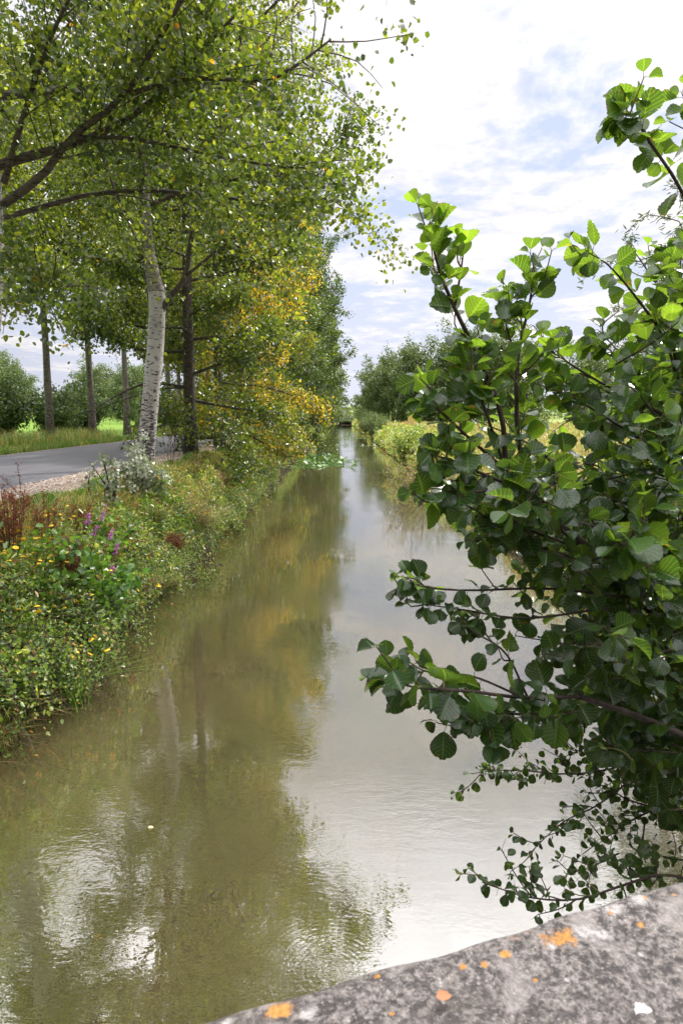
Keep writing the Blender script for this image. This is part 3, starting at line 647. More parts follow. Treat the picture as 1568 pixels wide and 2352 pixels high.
# pinkish dry reeds
mb = MB(); n = 5000; x = rng.uniform(6.2, 11, n); y = rng.uniform(86, 96, n)
blades(mb, x, y, hz(x, y), rng.uniform(.8, 1.4, n), .05 + 0 * x, .9 + 0 * x, (rng.random(n) < .9).astype(float), .5, 3)
tag(mb.build('dry_reeds', M['meadow']), 'pinkish brown dry reed patch before the right hand trees', 'reeds', kind='stuff')
so = empty('notice_board', (9.2, 88, 1.25), .1, label='small yellow board on posts among the pink reeds', cat='board')
mb = MB(); box(mb, (-.75, -.02, 1.1), (.75, .02, 2.0)); mb.smooth = False; mb.build('panel', simple_mat('yellow_board', (.62, .50, .10), .6, 6, (.5, .42, .14)), so)
for sx_ in (-.6, .6):
    mb = MB(); mb.tube([(sx_, .05, -.1), (sx_, .05, 1.95)], .035, 8); mb.build('post', M['deadtwig'], so)

# half dead twiggy shrub leaning over the water
db = np.array([3.6, 25.5, .1]); st = MB(); fo = MB()
def grow(mb, p, d, L, r, depth, bend=.35, fo=None, leafn=0, leaf=.035):
    n = 6; pts = [p]; dd = d / np.linalg.norm(d)
    for _ in range(n): dd = dd + rng.normal(size=3) * bend * .35; dd /= np.linalg.norm(dd); pts.append(pts[-1] + dd * L / n)
    ln = np.array(pts); mb.tube(ln, np.linspace(r, r * .35, n + 1), 4)
    if fo is not None and leafn and depth <= 1: cluster(fo, along(ln, rng.random(leafn)), .05, leaf, .6, lambda q: (rng.random(len(q)) < .35).astype(float), False)
    if depth > 0:
        for k in range(4):
            t = rng.uniform(.25, 1); a = along(ln, np.array([t]))[0]; nd = dd * .6 + rdir(1)[0] * .75
            grow(mb, a, nd, L * rng.uniform(.5, .75), r * .55, depth - 1, bend, fo, leafn, leaf)
for i in range(13):
    d = np.array([rng.uniform(-1.6, .3), rng.uniform(-.6, .5), rng.uniform(.15, .9)])
    grow(st, db + (rng.uniform(-.5, .8), rng.uniform(-.8, .8), -.2), d, rng.uniform(1.1, 1.8), .022, 3, .5, fo, 5, .045)
for tip in [(876, 1078), (850, 1050), (905, 1062), (940, 1000)]:
    e = D(*tip, 25.2); st.tube(curve([db + (-.6, 0, -.1), (db + e) / 2 + (0, 0, -.15), e], 10), np.linspace(.022, .005, 10), 4)
o = empty('dead_shrub', (0, 0, 0), label='half dead twiggy shrub leaning out over the right side water', cat='shrub')
st.build('stem', M['deadtwig'], o); fo.build('foliage', M['herb'], o)
# scrub on the right bank seen through the alder
for i, (x, y, s_) in enumerate([(5.3, 17.5, .9), (5.8, 21.5, 1.0), (5.2, 13.5, .8)]):
    rng = np.random.default_rng(110 + i)
    o = mk_bush('shrub', bush_mesh(1.25, 1.5, 2600, .06, .55, None, nst=12, fine=False, autumn=lambda q: (rng.random(len(q)) < .3).astype(float)), M['herb'], (x, y, .6), stem='deadtwig',
                label=['low brownish scrub on the right bank seen through the alder leaves', 'twiggy scrub just behind the dead looking shrub on the right bank', 'scrub nearest the bridge on the right bank behind the alder'][i], cat='shrub')
    o.scale = (s_,) * 3

# ------------------------------------------------------------------ left bank plants
rng = np.random.default_rng(120)
def on_bank(px, py, zg=None):
    z = 1.0
    for _ in range(12):
        p = G(px, py, z); z = .5 * z + .5 * (max(float(hz(p[0], p[1])), 0) if zg is None else zg)
    return p
# young alders by the water
def alder_bush(n, Rx, Rz):
    return bush_mesh(Rx, Rz, n, .085, .75, None, nst=14, wr=.82, hang=.15)
AS = leaf_mat('young_alder_leaf', [(0, (.026, .065, .013)), (.5, (.045, .11, .02)), (1, (.10, .20, .03))], autumn=((.4, .32, .04), (.3, .2, .03)), trans=.35, rough=.32, tgain=(2.6, 2.6, 1.2), spec=.6)
few = lambda q: (rng.random(len(q)) < .02).astype(float)
ab = mk_bush('alder_bush', bush_mesh(.95, 1.4, 3600, .095, .7, None, nst=18, wr=.82, hang=.15, autumn=few), AS, (-3.5, 8.5, .3), label='young alder bush with rounded green leaves overhanging the left water edge', cat='shrub')
ab2 = mk_bush('alder_bush', bush_mesh(.5, .95, 700, .085, .85, None, nst=9, wr=.82, hang=.1, autumn=few), AS, (-3.75, 10.4, .75), label='smaller taller alder sapling with lime green top leaves on the left bank', cat='shrub')
# silver poplar saplings round the silver trunk
sp = mk_bush('silver_sapling', bush_mesh(.62, 1.55, 3400, .075, .7, None, nst=16, wr=.8, sig=.14), M['silver'], (-4.25, 14.4, 1.2), label='white leaved poplar sapling thicket at the foot of the silver trunk', cat='sapling')
sp2 = mk_bush('silver_sapling', bush_mesh(.38, 1.35, 600, .07, .45, None, nst=8, wr=.8, sig=.12), M['silver'], (-4.35, 12.6, 1.35), label='thin darker poplar sapling rising in front of the road edge', cat='sapling')
# ivy and low skirts round dark trunk
# brambles trailing into the water
def bramble(n, seed, leaf=.05, len_=.72):
    global rng; rng = np.random.default_rng(seed); st = MB(); fo = MB()
    for i in range(n):
        az = rng.uniform(-1.3, 1.1); L = len_ * rng.uniform(.6, 1.25); st0 = np.array([rng.uniform(-.7, .2), rng.uniform(-.8, .8), rng.uniform(.0, .55)])
        o_ = np.array([math.cos(az), math.sin(az) - .2, 0]); ln = curve([st0, st0 + o_ * L * .45 + (0, 0, .28 * L), st0 + o_ * L * .85 + (0, 0, .0), st0 + o_ * L + (0, 0, -.45 * L)], 12)
        st.tube(ln, np.linspace(.006, .0025, 12), 4)
        k = 34; t = np.linspace(.05, 1, k); cluster(fo, along(ln, t), .035, leaf, .45 + rng.normal() * .15, lambda q: (rng.random(len(q)) < .04).astype(float), True, hang=.25, wr=.62, zb=.8)
    return st, fo
names = ['trailing bramble hanging into the water at the bottom left edge', 'bramble just up the bank from the lowest one on the left edge', 'bramble tangle below the yellow flowers by the water', 'bramble beside the young alder bush, dipping toward the water',
         'bramble behind the young alder at the water line', 'bramble below the dry grass on the left bank', 'bramble on the left bank below the silver white trunk', 'bramble at the water under the golden poplar']
bs = [(-3.5, 6.35), (-3.95, 6.9), (-3.5, 7.1), (-3.4, 7.9), (-3.5, 10.9), (-3.45, 12.6), (-3.5, 15.5), (-3.45, 19.5)]
pr = [mk_bush('bramble', bramble(46, 131), M['herb'], (0, 0, 0)), mk_bush('bramble', bramble(46, 132), M['herb'], (0, 0, 0))]
for i, (x, y) in enumerate(bs):
    o = pr[i] if i < 2 else copy_tree(pr[i % 2]); o.location = (x, y, float(hz(x, y)) - .05); o.rotation_euler.z = .5 * math.sin(i * 2.2)
    tag(o, names[i], 'bramble', 'brambles along the left water edge')
for i in range(16):
    o = copy_tree(pr[i % 2]); y = 7.3 + 1.55 * i; x = -3.36 + .12 * math.sin(i * 2.7); o.location = (x, y, .42 + .1 * math.sin(i)); o.rotation_euler.z = .6 * math.sin(i * 1.9); s_ = .8 + .15 * math.sin(i * 3.3); o.scale = (s_, s_, s_)
    tag(o, 'bramble trailing at the left water line below the weeds', 'bramble', 'brambles along the left water edge')
# dead twigs by the water
st = MB()
for i in range(46):
    y0 = rng.uniform(6.2, 8.4); p0 = np.array([-3.35 + rng.uniform(-.2, .1), y0, rng.uniform(.15, .45)])
    e = p0 + (rng.uniform(.15, .6), rng.uniform(-.45, .25), -p0[2] - rng.uniform(-.12, .03)); st.tube(curve([p0, (p0 + e) / 2 + rng.normal(size=3) * .07, e], 7), np.linspace(.006, .002, 7), 3)
tag(st.build('dead_twigs', M['deadtwig']), 'tangle of bare dead stems along the near left water line', 'twigs', kind='stuff')
# leafy upright weeds, each a plant of its own
def weed(seed, hgt, ns, leaf, tone, spread, wr=.42, aut=.03, k=40):
    global rng; rng = np.random.default_rng(seed); st = MB(); fo = MB()
    for i in range(ns):
        az = i * 2.4; rr = spread * math.sqrt((i + .5) / ns); e = np.array([math.cos(az) * rr, math.sin(az) * rr, hgt * rng.uniform(.6, 1.15)])
        ln = curve([e * (.3, .3, 0), e * (.75, .75, .5) + rng.normal(size=3) * .03, e + rng.normal(size=3) * .06], 8); st.tube(ln, np.linspace(.006, .002, 8), 4)
        t = .15 + .85 * rng.random(k); cluster(fo, along(ln, t), .045, leaf, tone + rng.normal() * .16, lambda q: (rng.random(len(q)) < aut).astype(float), True, hang=.15, wr=wr, zb=.5)
    return st, fo
wp = [mk_bush('weed', weed(600, .75, 16, .075, .45, .32), M['herb'], (0, 0, 0), stem='greentwig'), mk_bush('weed', weed(601, .95, 12, .06, .6, .25, .3, .12), M['herb'], (0, 0, 0), stem='twig'),
      mk_bush('weed', weed(602, .55, 20, .10, .3, .38, .6), M['herb'], (0, 0, 0), stem='greentwig'), mk_bush('weed', weed(603, .85, 14, .05, .75, .3, .4, .3), M['herb'], (0, 0, 0), stem='deadtwig')]
wl_ = ['broad leaved dark green weed growing in the thicket on the left bank', 'slender pale green weed standing in the thicket on the left bank', 'low large leaved weed near the left water line', 'yellowing small leaved weed on the left bank thicket']
rng = np.random.default_rng(610)
for i in range(104):
    q = i % 4; y = 5.9 + 26 * ((i + rng.random()) / 104) ** 1.35; x = -3.36 - (.55 if y < 15 else 1.0) * rng.random() if q != 2 else -3.3 - .35 * rng.random()
    o = wp[q] if i < 4 else copy_tree(wp[q]); sc_ = min(rng.uniform(.7, 1.15) * (1 if y < 14 else 1.15), max(.3, (2.12 - float(hz(x, y))) / (.9, 1.1, .65, 1.0)[q])); o.location = (x, y, float(hz(x, y)) - .04); o.rotation_euler = (rng.normal() * .12, rng.uniform(-.05, .35), rng.uniform(0, 6.28)); o.scale = (sc_, sc_, sc_)
    tag(o, wl_[q], 'weed', 'mixed weeds on the left bank')
# yellow fleabane
rng = np.random.default_rng(140)
fl = MB(); fl.tube([(0, 0, -.012), (0, 0, 0)], [.003, .006], 6)
a = np.arange(12) * 2 * PI / 12; v = [(0, 0, .006)] + [(r * math.cos(t), r * math.sin(t), z) for (r, z) in ((.009, .004), (.021, -.001)) for t in a]
f1 = [(0, 1 + k, 1 + (k + 1) % 12) for k in range(12)]; f2 = [(1 + k, 13 + k, 13 + (k + 1) % 12, 1 + (k + 1) % 12) for k in range(12)]
fl.add(v, f1, (.0, 0, 0)); fl.add(v, f2, (1, 0, 0)); flo_me = fl.mesh('fleabane_flower', [M['yellow']])
def fleabane(seed, hgt, nfl):
    global rng; rng = np.random.default_rng(seed); st = MB(); fo = MB(); tips = []
    for i in range(nfl):
        az = i * 2.4; rr = .42 * math.sqrt((i + .5) / nfl); e = np.array([math.cos(az) * rr, math.sin(az) * rr, hgt * rng.uniform(.75, 1.1)])
        ln = curve([e * (.25, .25, 0), e * (.7, .7, .5), e], 7); st.tube(ln, np.linspace(.005, .002, 7), 4); tips.append(e)
        t = rng.random(34); cluster(fo, along(ln, t), .035, .05, .35 + rng.normal() * .1, None, True, hang=-.1, wr=.36, zb=.7)
    return st, fo, tips
fnames = ['at the left picture edge above the tall grass blades', 'just right of the leftmost one', 'below the reddish dock stems', 'in the thick of the yellow flowers, upper row', 'in front of the young alder bush', 'lowest of the yellow flowered plants near the brambles',
          'highest on the bank beside the dock', 'between the dock and the loosestrife stems', 'at the left picture edge, lower down']
fpos = [(30, 1340), (95, 1350), (150, 1430), (60, 1290), (250, 1490), (180, 1570), (120, 1240), (220, 1400), (20, 1480), (330, 1400), (300, 1300)]
fnames += ['at the left foot of the young alder bush', 'behind the young alder bush']
for i, (px, py) in enumerate(fpos):
    st, fo, tips = fleabane(141 + i, .62, 15 if i not in (4, 9, 10) else 7); p = on_bank(px, py + 40)
    o = mk_bush('fleabane_plant', (st, fo), M['herb'], p, label='yellow flowered fleabane ' + fnames[i], cat='flower plant', group='yellow fleabane on the left bank', stem='greentwig')
    for e in tips:
        q = bpy.data.objects.new('flower', flo_me); COL.objects.link(q); q.parent = o; q.location = tuple(e + (0, 0, .012)); s_ = rng.uniform(1.1, 1.7); q.scale = (s_,) * 3; q.rotation_euler = (rng.normal() * .35 - .15, rng.normal() * .35, 0)
# reddish brown dock and hemp agrimony seed heads
def dock(seed, hgt, n=9):
    global rng; rng = np.random.default_rng(seed); st = MB(); se = MB()
    for i in range(n):
        az = i * 2.4; rr = .22 * math.sqrt((i + .5) / n); e = np.array([math.cos(az) * rr, math.sin(az) * rr, hgt * rng.uniform(.7, 1.1)])
        ln = curve([e * (.2, .2, 0), e * (.6, .6, .5), e], 7); st.tube(ln, np.linspace(.006, .003, 7), 4)
        for k in range(7):
            a0 = along(ln, np.array([.55 + .45 * k / 6]))[0]; dv = rdir(1, 1.0)[0]; b_ = a0 + dv * rng.uniform(.05, .13); st.tube([a0, b_], .002, 3)
            cluster(se, along(np.array([a0, b_]), rng.random(26)), .012, .02, .45, None, False, hang=0, wr=.8)
    return st, se
dn = ['rusty seed heads between the gravel and the silver leaved saplings', 'rust brown dock in the middle of the bank below the dry tussock', 'rust brown dock close to the water past the young alder', 'rusty dock on the bank slope under the golden poplar', 'tallest rusty dock at the top of the near left bank', 'rusty seed heads beside the tallest dock', 'rusty dock at the left picture edge', 'brown dock among the yellow flowers', 'brown dock right of the yellow flowers', 'dull red dock low among the grass blades',
      'rusty seed heads in front of the dark ivied trunk', 'rusty seed heads lower on the bank before the dark trunk', 'small brown dock near the loosestrife', 'reddish dock beside the road gravel at the left edge']
dpos = [(265, 1150, .7), (350, 1230, .8), (400, 1290, .6), (560, 1120, 1.0), (105, 1290, 1), (190, 1280, .8), (30, 1330, .8), (170, 1420, .75), (235, 1440, .6), (120, 1560, .5), (455, 1130, .9), (510, 1150, .8), (250, 1300, .7), (45, 1215, .5)]
dp = [(bpy.data.objects.new, 0)]
protos = []
for i, (px, py, h_) in enumerate(dpos):
    o = empty('dock_plant', on_bank(px, py), i * 1.1)
    st, se = dock(160 + i, .92 * h_ + (.3 if 6 <= i <= 7 else 0), 18 if i < 3 or i in (6, 7) else 10); st.build('stem', M['rust'], o); se.build('seed_head', M['rust'], o)
    tag(o, dn[i], 'dock', 'rusty dock plants on the left bank')
# purple loosestrife
ln_names = ['leaning farthest right above the alder sapling', 'tallest, leaning at the left of its group', 'just behind the young alder bush', 'shortest in the group', 'between the tallest and the alder sapling', 'low beside the young alder leaves', 'second tallest, its tip near the white sapling']
tips = [(243, 1165, 11), (205, 1180, 10.8), (260, 1215, 10.5), (272, 1250, 10), (260, 1300, 9.6), (258, 1350, 9.2), (222, 1210, 10.8)]
bases = [(190, 1400), (160, 1380), (215, 1400), (230, 1430), (225, 1450), (215, 1470), (175, 1395)]
for i, ((tx, ty, td), (bx, by)) in enumerate(zip(tips, bases)):
    b = on_bank(bx, by); t = D(tx, ty, b[1] + .5); rng = np.random.default_rng(180 + i)
    o = empty('loosestrife_plant', b, 0, label='purple loosestrife stem ' + ln_names[i], cat='flower plant', group='purple loosestrife on the left bank')
    l = curve([(0, 0, 0), (t - b) * (.4, .4, .55), t - b], 12); st = MB(); st.tube(l, np.linspace(.006, .003, 12), 5)
    for k in range(5):
        a0 = along(l, np.array([rng.uniform(.3, .8)]))[0]; st.tube([a0, a0 + np.array([rng.normal() * .08, rng.normal() * .08, .18])], .002, 3)
    st.build('stem', M['rust'], o); pe = MB(); cluster(pe, along(l, .86 + .14 * rng.random(46)), .014, .026, .5, None, False, hang=0, wr=.7); pe.build('flower_spike', M['magenta'], o)
    pe = MB(); cluster(pe, along(l, .2 + .6 * rng.random(50)), .015, .05, .35, None, True, hang=-.1, wr=.22); pe.build('foliage', M['herb'], o)
# tall bare dock stalks in front of the road
for i, (px, py, tp, h_) in enumerate([(52, 1215, 1095, .7), (395, 1080, 1005, 1.0)]):
    p = on_bank(px, py); rng = np.random.default_rng(190 + i); o = empty('dry_stalk', p, 0, label=['thin dark dry stalk standing before the gravel at the left', 'dry umbel stalks right of the silver white trunk'][i], cat='stalk'); st = MB(); se = MB()
    for k in range(2 + i * 3):
        l = curve([(0, 0, 0), rng.normal(size=3) * (.1, .1, 0) + (0, 0, h_ * .6), rng.normal(size=3) * (.2, .2, .1) + (0, 0, h_ * 1.15)], 8); st.tube(l, np.linspace(.006, .003, 8), 4)
        cluster(se, along(l, .6 + .4 * rng.random(60)), .02, .02, .2, None, False)
    st.build('stem', M['rust'], o); se.build('seed_head', M['rust'], o)
# straw tussocks
rng = np.random.default_rng(200)
tn = ['large arching dry grass tussock drooping to the water past the young alder', 'dry tussock higher on the bank behind the largest one', 'dry grass tussock in front of the silver trunk thicket', 'straw tuft under the dark ivied trunk', 'thin dry tuft at the top of the bank by the dock',
      'dry tuft on the bank edge between the brambles', 'pale dry tussock at the water under the dark ivied poplar']
tpos = [(430, 1215), (390, 1165), (330, 1190), (480, 1110), (110, 1300), (300, 1350), (520, 1160)]
for i, (px, py) in enumerate(tpos):
    p = on_bank(px, py); mb = MB(); n = 620 if i == 0 else 260; r_ = rng.normal(size=(n, 2)) * .22
    blades(mb, r_[:, 0], r_[:, 1], np.full(n, -.05), rng.uniform(.5, 1.1, n) * (1, .55, .5, .6, .6, .6, .6)[i], .009 + .0004 * p[1] + 0 * r_[:, 0], .5 + .3 * rng.normal(size=n), None, 1.0, 5, (.55, -.25, 0))
    o = mb.build('grass_tussock', M['straw']); o.location = tuple(p); tag(o, tn[i], 'grass tussock', 'dry grass tussocks on the left bank')
# sedge with broad arching blades
for i, (px, py) in enumerate([(110, 1560), (50, 1460), (170, 1620)]):
    p = on_bank(px, py); mb = MB(); n = 34; r_ = rng.normal(size=(n, 2)) * .08
    blades(mb, r_[:, 0], r_[:, 1], np.full(n, 0.), rng.uniform(.6, 1.0, n), .016 + 0 * r_[:, 0], .8 + .1 * rng.normal(size=n), None, 1.5, 7, (.2, -.1, 0))
    o = mb.build('sedge_tuft', M['grass']); o.location = tuple(p); tag(o, ['arching broad bladed sedge among the lowest yellow flowers', 'broad bladed sedge at the left picture edge', 'sedge whose long blades bow down to the water'][i], 'sedge', 'sedge tufts on the near left bank')

# ------------------------------------------------------------------ water lilies
rng = np.random.default_rng(210)
def pads(n, Rx, Ry, up):
    mb = MB(); k = 14
    for _ in range(n):
        r = rng.uniform(.09, .17); a0 = rng.uniform(0, 6.28); th = a0 + np.linspace(.22, 2 * PI - .22, k); q = rng.random() ** .5; b = rng.uniform(0, 6.28); c = np.array([q * Rx * math.cos(b), q * Ry * math.sin(b), .012 + .004 * rng.random()])
        tilt = rng.normal(size=2) * (.4 if rng.random() < up else .02); zup = .06 * rng.random() + .03 if abs(tilt).max() > .1 else 0
        v = np.stack([r * np.cos(th), r * np.sin(th) * .9, np.zeros(k)], 1); v[:, 2] = v[:, 0] * tilt[0] + v[:, 1] * tilt[1]; v[:, 2] -= min(v[:, 2].min(), 0) if zup else 0
        v = np.vstack([[0, 0, v[:, 2].mean() - .005], v]) + c + (0, 0, zup * .3)
        mb.add(v, [(0, 1 + j, 2 + j) for j in range(k - 1)], (rng.random(), 0, 0))
    return mb
lp = [(-2.3, 44, 1.2, 2.6, 130), (-.9, 45, 1.2, 2.6, 120), (-2.2, 49.5, 1.3, 3.0, 130), (-.8, 50, 1.2, 3.0, 120), (-1.7, 55, 1.5, 2.5, 90), (.35, 47.5, .7, 2.6, 45), (.6, 43, .5, .8, 9), (1.2, 51, .7, .6, 9),
      (1.6, 74, 1.6, 1.0, 40), (3.2, 73, .9, .8, 26), (-.4, 75, 1.2, 1.0, 30), (3.0, 98, 1.2, 2, 30), (.2, 100, 1.6, 2, 34), (2.6, 125, 2, 3, 34), (-.5, 128, 2, 3, 34)]
ld = ['near left part of the big lily patch', 'near right part of the big lily patch', 'middle left part of the big lily patch', 'middle right part of the big lily patch', 'far edge of the big lily patch', 'loose pads at the right fringe of the big lily patch', 'few loose pads before the patch fringe', 'few loose pads right of the patch',
      'pad streak across the water beyond the big patch', 'pads reaching the right bank beyond the big patch', 'pads at the left of the streak beyond the big patch', 'lily pads farther out near the right bank', 'lily pads farther out in mid channel', 'farthest pads by the right bank', 'farthest pads in mid channel']
for i, (x, y, rx, ry, n) in enumerate(lp):
    o = pads(n, rx, ry, .3 if i < 6 else .1).build('water_lily', M['lily']); o.location = (x, y, 0); tag(o, 'floating water lily leaves, ' + ld[i], 'water lily', 'water lilies on the canal')
# floating bits
def bit(name, pts, r, mat, label, cat):
    mb = MB(); 
    for l in pts: mb.tube(curve(l, 8), np.linspace(r, r * .4, 8), 6)
    return tag(mb.build(name, mat), label, cat)
P0 = lambda x, y: G(x, y, .004)
bit('floating_twig', [[G(478, 2063, -.02), G(492, 2050, .03), G(510, 2040, .035)], [G(480, 2060, -.02), G(474, 2050, .05)]], .006, M['twig'], 'forked dark twig sticking out of the water in the foreground', 'twig')
bit('floating_twig', [[P0(133, 2002), P0(138, 1992), P0(139, 1980)]], .004, M['twig'], 'short dark stick floating in the lower left water', 'twig')
bit('floating_twig', [[P0(495, 1300), P0(503, 1296), P0(512, 1299)]], .02, M['twig'], 'dark stub of wood in the water past the left bank bushes', 'twig')
mb = MB(); q = P0(340, 1901); mb.leaves(np.array([q]), np.array([[1, .2, 0.]]), np.array([[0, 0, 1.]]), .045, .035, (1, 0, 0)); tag(mb.build('floating_leaf', M['straw']), 'small yellow leaf floating alone on the water', 'leaf')
mb = MB(); q = P0(277, 1553); mb.leaves(np.array([q]), np.array([[1, .2, 0.]]), np.array([[0, 0, 1.]]), .06, .03, (1, 0, 0)); tag(mb.build('floating_leaf', M['straw']), 'pale leaf floating beside the left bank brambles', 'leaf')

# ------------------------------------------------------------------ bridge and parapet
HP = 2.5; e0 = G(450, 2352, HP); e1 = G(1568, 2035, HP)
u = (e1 - e0); u[2] = 0; u /= np.linalg.norm(u); ang = math.atan2(u[1], u[0]); nn = np.array([u[1], -u[0], 0])   # nn points back to the camera side
pc = (e0 + e1) / 2; po = empty('bridge_parapet', (pc[0], pc[1], HP), ang, label='weathered grey stone bridge parapet with orange and white lichen', cat='parapet')
m, nt, out = new_mat('lichened_stone'); s = N(nt); tc = s.n('ShaderNodeTexCoord'); o = tc.outputs['Object']
g1 = s.noise(o, 130, 5, .75); g2 = s.noise(o, 9, 6, .65, .6); g3 = s.noise(o, 58, 5, .75, .3); g4 = s.noise(s.mapping(o, (1, 1, 1), (3, 5, 1)), 4.5, 6, .7, .5); g5 = s.noise(o, 260, 3, .6)
c = s.mix(s.ramp(g1, [(.36, 0), (.62, 1)]), (.032, .028, .026), (.27, .24, .225))
c = s.mix(s.ramp(g3, [(.44, .9), (.52, 0)]), c, (.035, .03, .03))
c = s.mix(s.ramp(g2, [(.54, 0), (.64, .6)]), c, (.31, .28, .265))
c = s.mix(s.ramp(g4, [(.36, .7), (.46, 0)]), c, (.07, .058, .05))
c = s.mix(s.ramp(g5, [(.64, 0), (.70, .8)]), c, (.40, .37, .35))
vo = s.n('ShaderNodeTexVoronoi', Scale=13); s.l(o, vo.inputs['Vector']); sp_ = s.n('ShaderNodeSeparateColor'); s.l(vo.outputs['Color'], sp_.inputs[0])
dd = s.math('ADD', vo.outputs['Distance'], s.math('MULTIPLY', s.math('SUBTRACT', g3, .5), .35))
spot = s.math('MULTIPLY', s.math('LESS_THAN', dd, .13), s.math('GREATER_THAN', sp_.outputs[0], .62)); c = s.mix(spot, c, (.58, .56, .57))
org = s.math('MULTIPLY', s.ramp(s.noise(s.mapping(o, (1, 1, 1), (9, 2, 0)), 5, 4, .7), [(.6, 0), (.66, 1)]), s.ramp(g3, [(.5, 0), (.56, 1)])); c = s.mix(s.math('MULTIPLY', org, .55), c, (.42, .16, .05))
LICH = [(643, 2312, .022, 0, 1.3, 4), (868, 2243, .009, 0, 1.3, 3), (1062, 2218, .009, 0, 1, 3), (1110, 2215, .010, 0, 1, 3), (1160, 2190, .011, 0, 1.2, 3), (1295, 2155, .028, 0, 1.5, 6), (1470, 2128, .013, 0, 1, 5), (1480, 2068, .008, 0, 1, 3), (1400, 2100, .008, 0, 1, 4),
          (712, 2318, .024, 1, 1, 4), (1340, 2142, .028, 1, 1.3, 3), (1385, 2150, .018, 1, 1, 3), (1405, 2090, .028, 1, 1.1, 3), (1470, 2072, .026, 1, 1.2, 3), (515, 2345, .016, 1, 1.4, 3), (1018, 2302, .006, 1, 1, 2), (1467, 2193, .007, 1, 1, 2), (1268, 2170, .013, 1, 1, 2),
          (1010, 2255, .005, 1, 1, 2), (1180, 2280, .006, 1, 1, 2), (1300, 2250, .005, 1, 1, 2), (900, 2330, .006, 0, 1, 2), (1545, 2060, .008, 0, 1, 3), (1230, 2250, .009, 0, 1, 4)]
so_ = s.n('ShaderNodeSeparateXYZ'); s.l(o, so_.inputs[0]); gA = s.noise(o, 42, 5, .7); gB = s.noise(o, 15, 3, .6)
msk = [None, None]
for (lx_, ly_, rr_, kd, asp_, np_) in LICH:
    q_ = G(lx_, ly_, HP) - pc; ax = float(q_[0] * u[0] + q_[1] * u[1]); ay = float(-(q_[0] * nn[0] + q_[1] * nn[1]))
    ddx = s.math('MULTIPLY', s.math('SUBTRACT', so_.outputs[0], ax), 1 / (rr_ * asp_ * .62)); ddy = s.math('MULTIPLY', s.math('SUBTRACT', so_.outputs[1], ay), 1 / (rr_ * .62))
    d_ = s.math('ADD', s.math('MULTIPLY', ddx, ddx), s.math('MULTIPLY', ddy, ddy)); d_ = s.math('SUBTRACT', 1.15, s.math('SQRT', d_))
    msk[kd] = d_ if msk[kd] is None else s.math('MAXIMUM', msk[kd], d_)
for kd, (ca, cb_) in ((1, ((.22, .20, .19), (.50, .48, .47))), (0, ((.30, .13, .035), (.56, .27, .045)))):
    e_ = s.math('ADD', msk[kd], s.math('ADD', s.math('MULTIPLY', s.math('SUBTRACT', gA, .5), 3.2), s.math('MULTIPLY', s.math('SUBTRACT', gB, .5), 2.0)))
    e_ = s.math('MULTIPLY', s.math('SUBTRACT', e_, .25), 2.0, clamp=True)
    c = s.mix(s.math('MULTIPLY', e_, .92), c, s.mix(s.ramp(g1, [(.35, 0), (.65, 1)]), ca, cb_))
p = s.n('ShaderNodeBsdfPrincipled', Roughness=.9); s.l(c, p.inputs['Base Color'])
hb = s.math('ADD', s.math('MULTIPLY', g3, 1.0), s.math('ADD', s.math('MULTIPLY', g1, .6), s.math('MULTIPLY', g5, .3)))
s.l(s.bump(hb, 1, .012), p.inputs['Normal']); s.l(p.outputs[0], out.inputs[0]); M['stone'] = m
# coping slab: a gridded top with a worn rounded edge
def slab(x0, x1, y0, y1, z0, z1, res, rnd):
    mb = MB(); nx = int((x1 - x0) / res); prof = [(y1, z0), (y1, z0 + .02), (y1, z1 - rnd), (y1 - rnd * .3, z1 - rnd * .3), (y1 - rnd, z1)] + [(y, z1) for y in np.linspace(y1 - rnd, y0 + rnd, int((y1 - y0) / .02))[1:]] + [(y0 + rnd * .3, z1 - rnd * .3), (y0, z1 - rnd), (y0, z0)]
    xs_ = np.linspace(x0, x1, nx + 1); pr_ = np.array(prof); k = len(pr_)
    V = np.zeros((nx + 1, k, 3)); V[..., 0] = xs_[:, None]; V[..., 1] = pr_[None, :, 0]; V[..., 2] = pr_[None, :, 1]
    r2 = np.random.default_rng(5); ph = r2.uniform(0, 6.28, (30, 2)); fr = r2.uniform(3, 60, 30); an = r2.uniform(0, 6.28, 30)
    nz = sum(np.sin(fr[i] * (V[..., 0] * math.cos(an[i]) + (V[..., 1] + V[..., 2]) * math.sin(an[i])) + ph[i, 0]) / (fr[i] ** .8) for i in range(30))
    edge = np.exp(-((V[..., 1] - y1) / .03) ** 2); V[..., 2] += nz * .006; V[..., 1] += nz * .005 * edge
    i = np.arange(nx)[:, None] * k + np.arange(k - 1)[None]; mb.add(V.reshape(-1, 3), np.stack([i, i + 1, i + k + 1, i + k], -1).reshape(-1, 4)); return mb
slab(-5.5, 6.5, -.62, .013, -.2, .0, .02, .018).build('coping', M['stone'], po)
mb = MB(); box(mb, (-5.4, -.56, -3.0), (6.4, -.06, -.19)); mb.smooth = False; mb.build('wall', M['stone'], po)
q = G(1000, 2290, HP + .012); mb = MB(); mb.leaves(np.array([q]), np.array([[1, .15, 0.]]), np.array([[0, -.2, 1.]]), .020, .014, (1, 0, .2)); mb.v[0] += 0
tag(mb.build('fallen_leaf', M['rust']), 'tiny orange fallen leaf lying on the stone parapet', 'leaf')
